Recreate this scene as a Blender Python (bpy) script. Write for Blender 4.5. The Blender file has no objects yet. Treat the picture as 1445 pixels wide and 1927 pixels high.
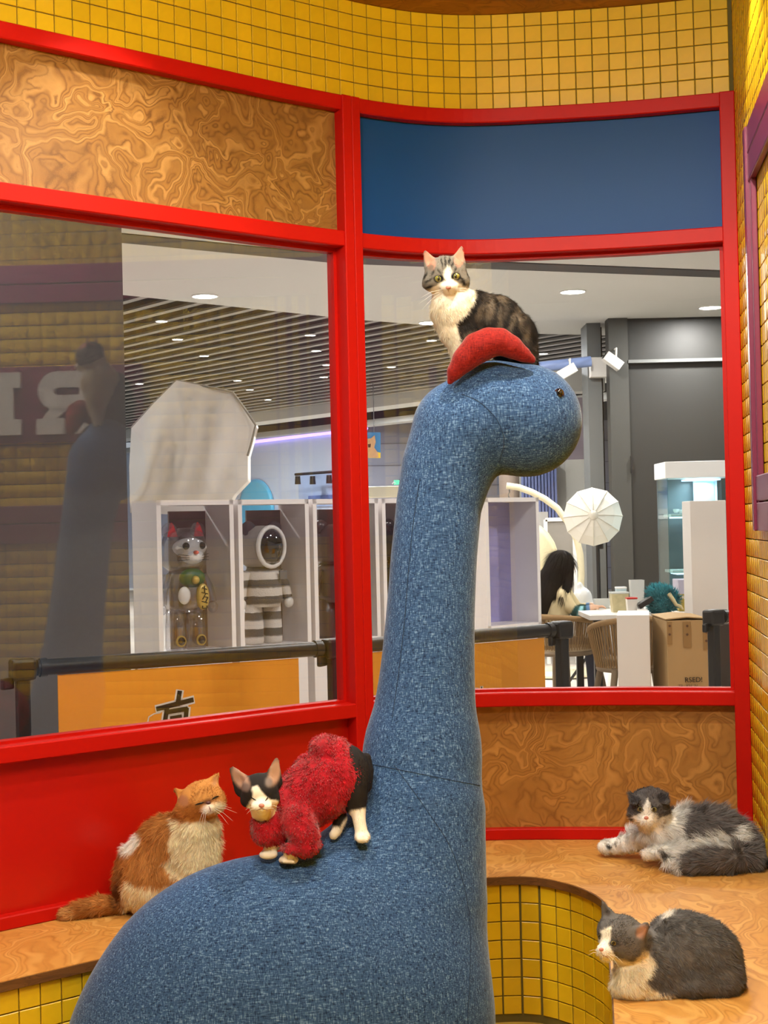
import bpy, bmesh, math, random
import numpy as np
from mathutils import Vector, Matrix

# ------------------------------------------------------------------ camera, world, light, exposure
S = bpy.context.scene
COL = S.collection
F = 2672.0; CX, CY = 722.5, 963.5; CAMZ = 1.345
PITCH = math.atan(26.5 / F); ROLL = -math.atan(0.0235)
CM = Matrix.Rotation(math.pi / 2 + PITCH, 3, 'X') @ Matrix.Rotation(ROLL, 3, 'Z')
cam_d = bpy.data.cameras.new('camera'); cam = bpy.data.objects.new('camera', cam_d); COL.objects.link(cam)
cam_d.sensor_fit = 'HORIZONTAL'; cam_d.sensor_width = 36.0; cam_d.lens = 36.0 * F / 1445.0
cam_d.clip_start = 0.05; cam_d.clip_end = 200
cam.matrix_world = Matrix.Translation((0, 0, CAMZ)) @ CM.to_4x4()
S.camera = cam
S.view_settings.view_transform = 'Standard'; S.view_settings.look = 'None'
S.view_settings.exposure = 0.0; S.view_settings.gamma = 1.0; S.view_settings.use_curve_mapping = False
S.cycles.use_denoising = True
S.cycles.max_bounces = 7; S.cycles.transparent_max_bounces = 14
S.cycles.diffuse_bounces = 3; S.cycles.glossy_bounces = 3; S.cycles.transmission_bounces = 3
S.cycles.use_adaptive_sampling = True; S.cycles.adaptive_threshold = 0.12; S.cycles.adaptive_min_samples = 16
S.cycles.sample_clamp_indirect = 6.0
S.cycles.caustics_reflective = False; S.cycles.caustics_refractive = False
world = bpy.data.worlds.new('world'); S.world = world; world.use_nodes = True
world.node_tree.nodes['Background'].inputs[0].default_value = (0.86, 0.92, 1.0, 1)
world.node_tree.nodes['Background'].inputs[1].default_value = 0.45
random.seed(7); RNG = np.random.default_rng(7)

WARM = (1.0, 0.94, 0.80); NEUT = (1.0, 0.97, 0.93)
def spot(name, loc, aim, power, cone, blend=0.6, color=WARM, size=0.04):
    d = bpy.data.lights.new(name, 'SPOT'); d.energy = power; d.color = color
    d.spot_size = math.radians(cone); d.spot_blend = blend; d.shadow_soft_size = size
    o = bpy.data.objects.new(name, d); COL.objects.link(o); o.location = loc
    o.rotation_euler = (Vector(aim) - Vector(loc)).to_track_quat('-Z', 'Y').to_euler()
    return o
def area(name, loc, aim, power, size, color=NEUT, shape='DISK', spread=math.pi):
    d = bpy.data.lights.new(name, 'AREA'); d.energy = power; d.color = color; d.shape = shape; d.size = size
    d.spread = spread
    o = bpy.data.objects.new(name, d); COL.objects.link(o); o.location = loc
    o.rotation_euler = (Vector(aim) - Vector(loc)).to_track_quat('-Z', 'Y').to_euler()
    return o
CEIL = CAMZ + 1.541
# room downlights and added fill lamps (set in the room's own ceiling)
ROOM_LAMPS = []
def room_lamp(x, y, power, cone=110, ax=0.0, ay=0.0, blend=0.7, size=0.05, color=WARM):
    ROOM_LAMPS.append((x, y))
    spot('room_downlight_and_fill', (x, y, CEIL - 0.015), (x + ax, y + ay, CEIL - 1), power, cone, blend, color, size)
room_lamp(-0.50, 3.38, 30, 84, -0.10, 0.10, 0.5, 0.03)     # grazes the long timber fascia
room_lamp(0.84, 3.62, 22, 80, 0.10, 0.0, 0.5, 0.03)         # grazes the tiled side wall
room_lamp(-0.62, 2.55, 85, 150, 0.0, 0.12, 0.6)
room_lamp(0.50, 2.80, 120, 150, 0.0, 0.10, 0.6)
room_lamp(-0.45, 1.0, 160, 178, 0.0, 0.20, 0.12)  # added behind the camera, unseen, to brighten upper tiles and blue panel
room_lamp(0.15, 0.7, 160, 178, 0.0, 0.20, 0.12)  # second added fill lamp out of view, same purpose
# mall lamps and added fill
SOFFIT_LAMPS = [(-1.41, 11.49), (-0.02, 9.88), (1.60, 11.70), (2.98, 12.76), (0.47, 13.30), (-3.6, 8.6), (-1.7, 6.7), (1.2, 7.0), (3.6, 8.4), (-2.3, 5.7), (0.5, 5.8)]  # last pair is unseen fill, added to brighten the display cases
for (x, y) in SOFFIT_LAMPS:
    area('mall_downlight_and_fill', (x, y, CAMZ + 1.885), (x, y, 0), (18 if x < -2 else 34) if y < 8 else 70, 0.19)
for (x, y, pw) in ((-3.0, 17.5, 160), (1.6, 17.0, 160), (-6.0, 23.0, 220), (3.5, 20.5, 200), (-0.6, 24.5, 260), (-3.6, 27.5, 260), (5.0, 13.6, 120)):
    area('mall_downlight_and_fill', (x, y, CAMZ + 1.97), (x, y, 0), pw * 1.1, 0.3, (0.96, 0.98, 1.0))

# ------------------------------------------------------------------ helpers
def lin(c):
    c = c / 255.0
    return c / 12.92 if c <= 0.04045 else ((c + 0.055) / 1.055) ** 2.4
def rgb(r, g, b): return (lin(r), lin(g), lin(b), 1.0)
def ray(x, y):
    return CM @ Vector(((x - CX) / F, -(y - CY) / F, -1.0))
def at(x, y, Y):
    d = ray(x, y); return d * (Y / d.y) + Vector((0, 0, CAMZ))
def onz(x, y, z):
    d = ray(x, y); return d * ((z - CAMZ) / d.z) + Vector((0, 0, CAMZ))
CMI = np.array(CM.transposed())
def project(P):
    v = (np.asarray(P) - np.array([0, 0, CAMZ])) @ CMI.T
    return CX + F * v[:, 0] / -v[:, 2], CY - F * v[:, 1] / -v[:, 2]

class NT:
    """tiny node-tree helper"""
    def __init__(self, name):
        self.m = bpy.data.materials.new(name); self.m.use_nodes = True
        self.t = self.m.node_tree; self.b = self.t.nodes['Principled BSDF']; self.out = self.t.nodes['Material Output']
    def n(self, typ, **kw):
        nd = self.t.nodes.new(typ)
        for k, v in kw.items():
            if k.startswith('i_'):
                key = k[2:]; key = int(key) if key.isdigit() else key.replace('_', ' ')
                nd.inputs[key].default_value = v
            else: setattr(nd, k, v)
        return nd
    def l(self, a, ao, b, bi): self.t.links.new(a.outputs[ao], b.inputs[bi])
    def math(self, op, a, b=None):
        nd = self.t.nodes.new('ShaderNodeMath'); nd.operation = op
        for i, v in enumerate((a, b)):
            if v is None: continue
            if isinstance(v, (int, float)): nd.inputs[i].default_value = v
            else: self.t.links.new(v, nd.inputs[i])
        return nd.outputs[0]
    def ramp(self, fac, stops):
        nd = self.t.nodes.new('ShaderNodeValToRGB'); el = nd.color_ramp.elements
        while len(el) < len(stops): el.new(0.5)
        for e, (p, c) in zip(el, stops): e.position = p; e.color = c
        self.t.links.new(fac, nd.inputs[0]); return nd.outputs[0]
    def mix(self, fac, a, b, mode='MIX'):
        nd = self.t.nodes.new('ShaderNodeMix'); nd.data_type = 'RGBA'; nd.blend_type = mode
        for s, v in ((nd.inputs[0], fac), (nd.inputs[6], a), (nd.inputs[7], b)):
            if hasattr(v, 'links'): self.t.links.new(v, s)
            else: s.default_value = v
        return nd.outputs[2]
    def coord(self, scale=(1, 1, 1), kind='Object', rot=(0, 0, 0)):
        tc = self.t.nodes.new('ShaderNodeTexCoord'); mp = self.t.nodes.new('ShaderNodeMapping')
        mp.inputs['Scale'].default_value = scale; mp.inputs['Rotation'].default_value = rot
        self.t.links.new(tc.outputs[kind], mp.inputs[0]); return mp.outputs[0]
    def noise(self, vec, scale, detail=2, rough=0.5, dist=0.0):
        nd = self.t.nodes.new('ShaderNodeTexNoise'); nd.inputs['Scale'].default_value = scale
        nd.inputs['Detail'].default_value = detail; nd.inputs['Roughness'].default_value = rough
        nd.inputs['Distortion'].default_value = dist
        self.t.links.new(vec, nd.inputs['Vector']); return nd.outputs[0]
    def bump(self, h, strength=0.3, dist=0.002):
        nd = self.t.nodes.new('ShaderNodeBump'); nd.inputs['Strength'].default_value = strength
        nd.inputs['Distance'].default_value = dist
        self.t.links.new(h, nd.inputs['Height']); self.t.links.new(nd.outputs[0], self.b.inputs['Normal'])
    def base(self, c):
        if hasattr(c, 'links'): self.t.links.new(c, self.b.inputs['Base Color'])
        else: self.b.inputs['Base Color'].default_value = c
MATS = {}
def plain(name, c, rough=0.5, metal=0.0, var=0.06, scale=30, bump=0.0, emit=None, es=0.0, coat=0.0, alpha=None, spec=None):
    if name in MATS: return MATS[name]
    k = NT(name); vec = k.coord()
    nz = k.noise(vec, scale, 3)
    d = tuple(x * (1 - var) for x in c[:3]) + (1,); e = tuple(min(1, x * (1 + var)) for x in c[:3]) + (1,)
    k.base(k.mix(nz, d, e)); k.b.inputs['Roughness'].default_value = rough; k.b.inputs['Metallic'].default_value = metal
    if bump: k.bump(nz, bump)
    if coat: k.b.inputs['Coat Weight'].default_value = coat
    if spec is not None: k.b.inputs['Specular IOR Level'].default_value = spec
    if emit: k.b.inputs['Emission Color'].default_value = emit; k.b.inputs['Emission Strength'].default_value = es
    if alpha is not None: k.b.inputs['Alpha'].default_value = alpha
    MATS[name] = k.m; return k.m

def porigin(p):
    v = Vector((0, 0, 0))
    while p is not None:
        v += p.location; p = p.parent
    return v
def tag(o, label=None, cat=None, group=None, kind=None):
    if label: o['label'] = label
    if cat: o['category'] = cat
    if group: o['group'] = group
    if kind: o['kind'] = kind
    return o
def thing(name, loc, label=None, cat=None, group=None, kind=None):
    o = bpy.data.objects.new(name, None); o.location = loc; o.empty_display_size = 0.05; COL.objects.link(o)
    return tag(o, label, cat, group, kind)
def addobj(name, me, mat, parent=None):
    if mat is not None and not me.materials: me.materials.append(mat)
    o = bpy.data.objects.new(name, me); COL.objects.link(o)
    if parent is not None: o.parent = parent
    return o
def arrmesh(name, V, Fc, mat, parent=None, smooth=False, col=None, world=True):
    """V (n,3), Fc list/array of faces (all the same size) -> object"""
    V = np.asarray(V, dtype=np.float64)
    if world and parent is not None: V = V - np.array(porigin(parent))
    me = bpy.data.meshes.new(name)
    Fc = np.asarray(Fc, dtype=np.int32); k = Fc.shape[1]; m = len(Fc)
    me.vertices.add(len(V)); me.vertices.foreach_set('co', V.astype(np.float32).ravel())
    me.loops.add(m * k); me.loops.foreach_set('vertex_index', Fc.ravel())
    me.polygons.add(m); me.polygons.foreach_set('loop_start', np.arange(0, m * k, k, dtype=np.int32))
    try: me.polygons.foreach_set('loop_total', np.full(m, k, dtype=np.int32))
    except Exception: pass
    if smooth: me.polygons.foreach_set('use_smooth', np.ones(m, dtype=bool))
    me.update(calc_edges=True); me.validate()
    if col is not None:
        ca = me.color_attributes.new('Col', 'FLOAT_COLOR', 'POINT')
        c4 = np.ones((len(V), 4), dtype=np.float32); c4[:, :3] = col
        ca.data.foreach_set('color', c4.ravel())
    return addobj(name, me, mat, parent)

class MB:
    """collects shapes for ONE mesh, in world coordinates"""
    def __init__(self): self.v = []; self.f = []; self.sm = []
    def add(self, V, Fc, smooth=False):
        o = len(self.v); self.v.extend([tuple(p) for p in V])
        for f in Fc: self.f.append(tuple(i + o for i in f)); self.sm.append(smooth)
        return self
    def box(self, c, s, rz=0.0, M=None, bev=0.0):
        x, y, z = s[0] / 2, s[1] / 2, s[2] / 2
        if bev <= 0:
            V = [Vector((a * x, b * y, d * z)) for a in (-1, 1) for b in (-1, 1) for d in (-1, 1)]
            Fc = [(0, 1, 3, 2), (4, 6, 7, 5), (0, 4, 5, 1), (2, 3, 7, 6), (0, 2, 6, 4), (1, 5, 7, 3)]
        else:
            bm = bmesh.new(); bmesh.ops.create_cube(bm, size=1)
            for v in bm.verts: v.co = Vector((v.co.x * s[0], v.co.y * s[1], v.co.z * s[2]))
            bmesh.ops.bevel(bm, geom=bm.edges[:], offset=min(bev, min(s) * 0.49), segments=2, affect='EDGES', profile=0.5)
            bm.verts.index_update(); V = [v.co.copy() for v in bm.verts]; Fc = [[v.index for v in f.verts] for f in bm.faces]; bm.free()
        R = M if M is not None else Matrix.Rotation(rz, 3, 'Z')
        c = Vector(c); return self.add([R @ v + c for v in V], Fc)
    def tube(self, pts, r, n=8, caps=True, smooth=True, flat=1.0):
        pts = [Vector(p) for p in pts]; rs = r if hasattr(r, '__len__') else [r] * len(pts)
        V = []; Fc = []; up = None
        for i, p in enumerate(pts):
            t = (pts[min(i + 1, len(pts) - 1)] - pts[max(i - 1, 0)]).normalized()
            if up is None: up = Vector((0, 0, 1)) if abs(t.z) < 0.9 else Vector((1, 0, 0))
            a = t.cross(up)
            if a.length < 1e-6: a = t.cross(Vector((1, 0, 0)))
            a.normalize(); b = a.cross(t).normalized(); up = b
            for k in range(n):
                w = 2 * math.pi * k / n
                V.append(p + a * (math.cos(w) * rs[i]) + b * (math.sin(w) * rs[i] * flat))
        for i in range(len(pts) - 1):
            for k in range(n):
                k2 = (k + 1) % n; Fc.append((i * n + k, i * n + k2, (i + 1) * n + k2, (i + 1) * n + k))
        self.add(V, Fc, smooth)
        if caps: self.add(V[:n], [tuple(range(n - 1, -1, -1))]); self.add(V[-n:], [tuple(range(n))])
        return self
    def lathe(self, prof, c, n=20, M=None, smooth=True):
        c = Vector(c); R = M or Matrix.Identity(3); V = []; Fc = []; m = len(prof)
        for (r, z) in prof:
            for k in range(n):
                w = 2 * math.pi * k / n; V.append(R @ Vector((r * math.cos(w), r * math.sin(w), z)) + c)
        for i in range(m - 1):
            for k in range(n):
                k2 = (k + 1) % n; Fc.append((i * n + k, i * n + k2, (i + 1) * n + k2, (i + 1) * n + k))
        self.add(V, Fc, smooth)
        if prof[0][0] > 1e-5: self.add(V[:n], [tuple(range(n - 1, -1, -1))])
        if prof[-1][0] > 1e-5: self.add(V[-n:], [tuple(range(n))])
        return self
    def ell(self, c, r, M=None, n=16, m=10):
        R = M or Matrix.Identity(3); c = Vector(c); V = [R @ Vector((0, 0, -r[2])) + c]; Fc = []
        for i in range(1, m):
            a = -math.pi / 2 + math.pi * i / m
            for k in range(n):
                w = 2 * math.pi * k / n
                V.append(R @ Vector((r[0] * math.cos(a) * math.cos(w), r[1] * math.cos(a) * math.sin(w), r[2] * math.sin(a))) + c)
        V.append(R @ Vector((0, 0, r[2])) + c)
        for k in range(n): Fc.append((0, 1 + (k + 1) % n, 1 + k))
        for i in range(m - 2):
            for k in range(n):
                k2 = (k + 1) % n; a = 1 + i * n; Fc.append((a + k, a + k2, a + n + k2, a + n + k))
        a = 1 + (m - 2) * n
        for k in range(n): Fc.append((a + k, a + (k + 1) % n, len(V) - 1))
        return self.add(V, Fc, True)
    def prism(self, poly, o, ux, uy, uz):
        """2-D polygon in plane (o,ux,uy), extruded by vector uz (poly may be concave, CCW seen from uz)"""
        o, ux, uy, uz = Vector(o), Vector(ux), Vector(uy), Vector(uz); n = len(poly)
        A = [o + ux * p[0] + uy * p[1] for p in poly]; B = [p + uz for p in A]
        Fc = [tuple(range(n - 1, -1, -1)), tuple(range(n, 2 * n))]
        for i in range(n):
            j = (i + 1) % n; Fc.append((i, j, n + j, n + i))
        return self.add(A + B, Fc)
    def build(self, name, mat, parent=None, lab=None, cat=None, group=None, kind=None):
        org = porigin(parent) if parent is not None else Vector((0, 0, 0))
        me = bpy.data.meshes.new(name); me.from_pydata([tuple(Vector(p) - org) for p in self.v], [], self.f)
        me.polygons.foreach_set('use_smooth', self.sm); me.update()
        if any(len(f) > 4 for f in self.f):
            bm = bmesh.new(); bm.from_mesh(me)
            bmesh.ops.triangulate(bm, faces=[f for f in bm.faces if len(f.verts) > 4], ngon_method='EAR_CLIP')
            bm.to_mesh(me); bm.free()
        o = addobj(name, me, mat, parent); return tag(o, lab, cat, group, kind)
def recenter(o):
    """origin of a one-mesh thing to its base centre"""
    me = o.data; n = len(me.vertices); a = np.empty(n * 3, dtype=np.float32); me.vertices.foreach_get('co', a); a = a.reshape(-1, 3)
    c = np.array([(a[:, 0].min() + a[:, 0].max()) / 2, (a[:, 1].min() + a[:, 1].max()) / 2, a[:, 2].min()])
    me.vertices.foreach_set('co', (a - c).astype(np.float32).ravel()); o.location = Vector(o.location) + Vector(c.tolist()); me.update(); return o

# ------------------------------------------------------------------ materials of the room
def mk_tile(name, c, seed=0.0):
    k = NT(name); oi = k.n('ShaderNodeObjectInfo'); vec = k.coord()
    nz = k.noise(vec, 60, 3); big = k.noise(k.coord(kind='Generated'), 3, 2)
    f = k.math('ADD', k.math('MULTIPLY', oi.outputs['Random'], 0.6), k.math('MULTIPLY', nz, 0.4))
    d = tuple(x * 0.86 for x in c[:3]) + (1,); e = tuple(x * 1.08 for x in c[:3]) + (1,)
    k.base(k.mix(f, d, e)); k.b.inputs['Roughness'].default_value = 0.28
    k.bump(nz, 0.06, 0.001); return k.m
M_TILE = mk_tile('yellow_glazed_tile', rgb(230, 188, 28))
M_GROUT = plain('olive_grout', rgb(104, 92, 40), 0.9, var=0.15, scale=80)
def mk_burl(name, light, mid, dark, scale=3.0, freq=26.0, rough=0.35, stretch=(1, 1, 1)):
    k = NT(name); vec = k.coord(stretch)
    w1 = k.noise(vec, scale * 0.9, 1.5, 0.5)
    # warp
    wv = k.t.nodes.new('ShaderNodeTexNoise'); wv.inputs['Scale'].default_value = scale * 1.6; wv.inputs['Detail'].default_value = 3
    k.t.links.new(vec, wv.inputs['Vector'])
    vm = k.t.nodes.new('ShaderNodeVectorMath'); vm.operation = 'SCALE'; vm.inputs['Scale'].default_value = 0.28
    k.t.links.new(wv.outputs[1], vm.inputs[0])
    va = k.t.nodes.new('ShaderNodeVectorMath'); va.operation = 'ADD'
    k.t.links.new(vec, va.inputs[0]); k.t.links.new(vm.outputs[0], va.inputs[1])
    fld = k.noise(va.outputs[0], scale * 1.7, 2.6, 0.42, 0.7)
    fine = k.noise(k.coord((1, 1, 1)), 320, 2); med = k.noise(vec, scale * 5, 2)
    ph = k.math('ADD', k.math('MULTIPLY', fld, freq), k.math('MULTIPLY', fine, 0.22))
    fr = k.math('FRACT', ph)
    lines = k.ramp(fr, [(0.0, (0.25, .25, .25, 1)), (0.22, (0.8, .8, .8, 1)), (0.55, (1, 1, 1, 1)), (0.78, (0.55, .55, .55, 1)), (0.92, (0, 0, 0, 1)), (1.0, (0.2, .2, .2, 1))])
    depth_ = k.ramp(med, [(0.35, (0.25, .25, .25, 1)), (0.65, (1, 1, 1, 1))])
    lines = k.mix(depth_, (0.62, .62, .62, 1), lines)
    c1 = k.mix(lines, dark, mid)
    fr2 = k.math('FRACT', k.math('MULTIPLY', ph, 0.31))
    hi = k.ramp(fr2, [(0.30, (0, 0, 0, 1)), (0.50, (1, 1, 1, 1)), (0.58, (1, 1, 1, 1)), (0.80, (0, 0, 0, 1))])
    c2 = k.mix(k.math('MULTIPLY', hi, k.math('MULTIPLY', lines, 0.8)), c1, light)
    c3 = k.mix(k.math('MULTIPLY', fine, 0.18), c2, dark)
    k.base(c3); k.b.inputs['Roughness'].default_value = rough; return k.m
M_BURL = mk_burl('burl_veneer', rgb(184, 138, 76), rgb(152, 106, 50), rgb(102, 64, 26), 2.9, 30.0)
M_BURL2 = mk_burl('burl_veneer_low', rgb(196, 140, 70), rgb(172, 118, 52), rgb(132, 84, 32), 2.9, 28.0, 0.42)
M_BENCH = mk_burl('burl_bench_top', rgb(226, 174, 96), rgb(212, 154, 76), rgb(176, 118, 50), 2.8, 26.0, 0.4, (1, 0.62, 1))
M_EDGE = mk_burl('bench_edge_veneer', rgb(128, 84, 42), rgb(112, 72, 34), rgb(84, 52, 24), 5.0, 10.0, 0.5, (0.5, .5, 3))
M_CEIL = mk_burl('ceiling_veneer', rgb(176, 116, 60), rgb(156, 98, 46), rgb(120, 70, 30), 3.0, 14.0, 0.5)
M_RED = plain('red_lacquer', rgb(186, 20, 11), 0.42, var=0.03, scale=6, spec=0.15)
M_REDP = plain('red_lacquer_panel', rgb(186, 22, 10), 0.32, var=0.03, scale=5, spec=0.35)
M_BLUE = plain('blue_lacquer_panel', rgb(6, 68, 130), 0.50, var=0.04, scale=4, spec=0.25)
M_PURPLE = plain('mulberry_metal_strip', rgb(122, 48, 74), 0.30, var=0.05, scale=20)
M_WHITE = plain('white_acrylic', rgb(236, 234, 230), 0.35, var=0.02)
k = NT('window_glass')
def thin_fresnel(k, ior):
    g = k.n('ShaderNodeNewGeometry'); fr = k.n('ShaderNodeFresnel')
    v = k.math('ADD', ior, k.math('MULTIPLY', g.outputs['Backfacing'], 1.0 / ior - ior))   # same reflectance on either face of the sheet
    k.t.links.new(v, fr.inputs[0]); return fr
fr = thin_fresnel(k, 1.66); tr = k.n('ShaderNodeBsdfTransparent'); gl = k.n('ShaderNodeBsdfGlossy'); mx = k.n('ShaderNodeMixShader')
gl.inputs['Roughness'].default_value = 0.0; tr.inputs[0].default_value = (0.985, 0.99, 0.99, 1)
k.l(fr, 0, mx, 0); k.l(tr, 0, mx, 1); k.l(gl, 0, mx, 2); k.l(mx, 0, k.out, 0); M_GLASS = k.m
def clear_mat(name, tint, ior=1.3):
    k = NT(name); fr = thin_fresnel(k, ior); tr = k.n('ShaderNodeBsdfTransparent'); gl = k.n('ShaderNodeBsdfGlossy'); mx = k.n('ShaderNodeMixShader')
    gl.inputs['Roughness'].default_value = 0.05; tr.inputs[0].default_value = tint
    k.l(fr, 0, mx, 0); k.l(tr, 0, mx, 1); k.l(gl, 0, mx, 2); k.l(mx, 0, k.out, 0); return k.m

# ------------------------------------------------------------------ wall path (plan of the S-curved glazed wall)
H = lambda h: CAMZ + h
CTRL = [(-2.10, 2.472), (-1.50, 2.972), (-0.93, 3.447), (-0.56, 3.752), (-0.28, 3.985), (-0.125, 4.102), (-0.035, 4.167), (0.08, 4.231), (0.19, 4.270), (0.305, 4.287), (0.45, 4.281), (0.746, 4.244), (1.06, 4.170)]
def catmull(C, n=24):
    C = [np.array(c, float) for c in C]; C = [2 * C[0] - C[1]] + C + [2 * C[-1] - C[-2]]; out = []
    for i in range(1, len(C) - 2):
        p0, p1, p2, p3 = C[i - 1:i + 3]
        for j in range(n):
            t = j / n
            out.append(0.5 * ((2 * p1) + (-p0 + p2) * t + (2 * p0 - 5 * p1 + 4 * p2 - p3) * t * t + (-p0 + 3 * p1 - 3 * p2 + p3) * t ** 3))
    out.append(C[-2]); return np.array(out)
class Path:
    def __init__(self, C, side=1):
        self.p = catmull(C); d = np.linalg.norm(np.diff(self.p, axis=0), axis=1)
        self.s = np.concatenate([[0], np.cumsum(d)]); self.L = self.s[-1]; self.side = side
    def pos(self, s): return np.array([np.interp(s, self.s, self.p[:, 0]), np.interp(s, self.s, self.p[:, 1])])
    def tan(self, s):
        a = self.pos(max(0, s - 0.02)); b = self.pos(min(self.L, s + 0.02)); t = b - a; return t / np.linalg.norm(t)
    def nor(self, s):
        t = self.tan(s); return np.array([t[1], -t[0]]) * self.side
    def s_at_x(self, x): return float(np.interp(x, self.p[:, 0], self.s))
WP = Path(CTRL)
def sweep(mb, path, s0, s1, prof, step=0.03, caps=True):
    """prof: closed polygon [(n,z)] swept along a plan path"""
    k = max(1, int(math.ceil((s1 - s0) / step))); m = len(prof); V = []; Fc = []
    for i in range(k + 1):
        s = s0 + (s1 - s0) * i / k; p = path.pos(s); n = path.nor(s)
        for (a, z) in prof: V.append((p[0] + n[0] * a, p[1] + n[1] * a, z))
    for i in range(k):
        for j in range(m):
            j2 = (j + 1) % m; Fc.append((i * m + j, i * m + j2, (i + 1) * m + j2, (i + 1) * m + j))
    if caps: Fc.append(tuple(range(m - 1, -1, -1))); Fc.append(tuple(k * m + j for j in range(m)))
    return mb.add(V, Fc)
def rect(n0, n1, z0, z1, b=0.0):
    if b: return [(n0, z0), (n1 - b, z0), (n1, z0 + b), (n1, z1 - b), (n1 - b, z1), (n0, z1)]
    return [(n0, z0), (n1, z0), (n1, z1), (n0, z1)]
def tile_mesh(w, h, d=0.0045, c=0.0014):
    x, y = w / 2, h / 2
    V = [(-x, 0, -y), (x, 0, -y), (x, 0, y), (-x, 0, y), (-x, -d + c, -y), (x, -d + c, -y), (x, -d + c, y), (-x, -d + c, y),
         (-x + c, -d, -y + c), (x - c, -d, -y + c), (x - c, -d, y - c), (-x + c, -d, y - c)]
    Fc = [(4, 5, 9, 8), (5, 6, 10, 9), (6, 7, 11, 10), (7, 4, 8, 11), (8, 9, 10, 11), (0, 1, 5, 4), (1, 2, 6, 5), (2, 3, 7, 6), (3, 0, 4, 7)]
    return V, Fc
def tile_data(w, h):
    V, Fc = tile_mesh(w, h); me = bpy.data.meshes.new('tile'); me.from_pydata(V, [], Fc); me.materials.append(M_TILE); me.update(); return me
TP = 0.05; TW = 0.0473
ME_TILE = tile_data(TW, TW)
def place_tiles(cells, parent, me, stuff_cells=(), w=TW, h=TW):
    """cells: (x,y,z,nx,ny): outward normal n. Each a child object of the wall; stuff_cells joined in one mesh"""
    for (x, y, z, nx, ny) in cells:
        o = bpy.data.objects.new('tile', me); COL.objects.link(o); o.parent = parent
        o.location = Vector((x, y, z)) - porigin(parent); o.rotation_euler = (0, 0, math.atan2(nx, -ny))
    if len(stuff_cells):
        V0, F0 = tile_mesh(w, h); V0 = np.array(V0); F0 = np.array(F0); C = np.array(stuff_cells); n = len(C)
        ang = np.arctan2(C[:, 3], -C[:, 4]); ca, sa = np.cos(ang)[:, None], np.sin(ang)[:, None]
        X = V0[None, :, 0] * ca - V0[None, :, 1] * sa + C[:, 0:1]; Y = V0[None, :, 0] * sa + V0[None, :, 1] * ca + C[:, 1:2]
        Z = np.repeat(V0[None, :, 2], n, 0) + C[:, 2:3]
        V = np.stack([X, Y, Z], -1).reshape(-1, 3); Fc = (F0[None] + (np.arange(n) * len(V0))[:, None, None]).reshape(-1, 4)
        o = arrmesh('tile_field', V, Fc, M_TILE, parent); o['kind'] = 'stuff'

# ------------------------------------------------------------------ glazed back wall
S_MID = WP.s_at_x(-0.088); S_END = WP.L
S_L = 0.0; S_VIS = WP.s_at_x(-1.03)
hB, hBB, hS0, hS1, hG, hP0, hP1, hT = -0.95, -0.917, -0.549, -0.508, 0.81, 0.855, 1.206, 1.249
wb = thing('wall_back', (0, 4.2, 0), kind='structure')
sweep(MB(), WP, 0, S_END, rect(-0.06, 0.0, H(hT) - 0.02, CEIL + 0.02)).build('grout_backing', M_GROUT, wb)
sweep(MB(), WP, 0, S_MID, rect(-0.04, -0.004, H(hP0) - .02, H(hP1) + .02), 0.008).build('timber_fascia_panel', M_BURL, wb, 'burl timber veneer panel')
sweep(MB(), WP, S_MID, S_END, rect(-0.04, -0.004, H(hP0) - .02, H(hP1) + .02), 0.008).build('blue_fascia_panel', M_BLUE, wb, 'satin blue panel')
sweep(MB(), WP, 0, S_MID, rect(-0.05, -0.008, 0.0, H(hS0) + .02), 0.008).build('red_dado_panel', M_REDP, wb, 'glossy red panel')
sweep(MB(), WP, S_MID, S_END, rect(-0.05, -0.008, 0.0, H(hS0) + .02), 0.008).build('timber_dado_panel', M_BURL2, wb, 'burl timber veneer panel')
cells = []; stuff = []; part = []
ncol = int(S_END / TP)
for i in range(ncol + 1):
    s = S_END - (i + 0.5) * TP - 0.012
    if s < 0.03: break
    p = WP.pos(s); n = WP.nor(s)
    for r in range(6):
        z = H(hT) + 0.002 + (r + 0.5) * TP
        if r == 5:
            hh = CEIL - (H(hT) + 0.002 + 5 * TP) - 0.002
            z = CEIL - 0.001 - hh / 2
        c = (p[0] + n[0] * 0.0, p[1] + n[1] * 0.0, z, n[0], n[1])
        (stuff if s < S_VIS else (part if r == 5 else cells)).append(c)
ME_TILE_CUT = tile_data(TW, hh)
place_tiles(cells, wb, ME_TILE, stuff); place_tiles(part, wb, ME_TILE_CUT)
# red frame: rails and posts
def trim(name, mb): return tag(mb.build(name, M_RED), kind='structure')
trim('trim_1', sweep(MB(), WP, 0, S_END, rect(-0.03, 0.030, H(hP1), H(hT), .003)))
trim('trim_2', sweep(MB(), WP, 0, S_END, rect(-0.05, 0.030, H(hG), H(hP0), .003)))
trim('trim_3', sweep(MB(), WP, 0, S_END, rect(-0.05, 0.034, H(hS0), H(hS1), .003)))
tag(sweep(MB(), WP, 0, S_END, rect(-0.03, 0.022, H(hB), H(hBB), .003)).build('baseboard_back', M_RED), kind='structure')
def post(name, s, w, z0, z1, n0=-0.05, n1=0.036):
    p = WP.pos(s); n = WP.nor(s); t = WP.tan(s); mb = MB()
    mb.box((p[0] + n[0] * (n0 + n1) / 2, p[1] + n[1] * (n0 + n1) / 2, (z0 + z1) / 2), (w, n1 - n0, z1 - z0), math.atan2(t[1], t[0]), bev=0.003)
    return trim(name, mb)
post('trim_4', S_MID - 0.016, 0.034, H(hB), H(hT))
post('trim_5', S_MID + 0.016, 0.030, H(hB), H(hT))
post('trim_6', S_END - 0.022, 0.044, H(hB), H(hT))
post('trim_7', WP.s_at_x(-1.62), 0.05, H(hB), H(hT))
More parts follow.
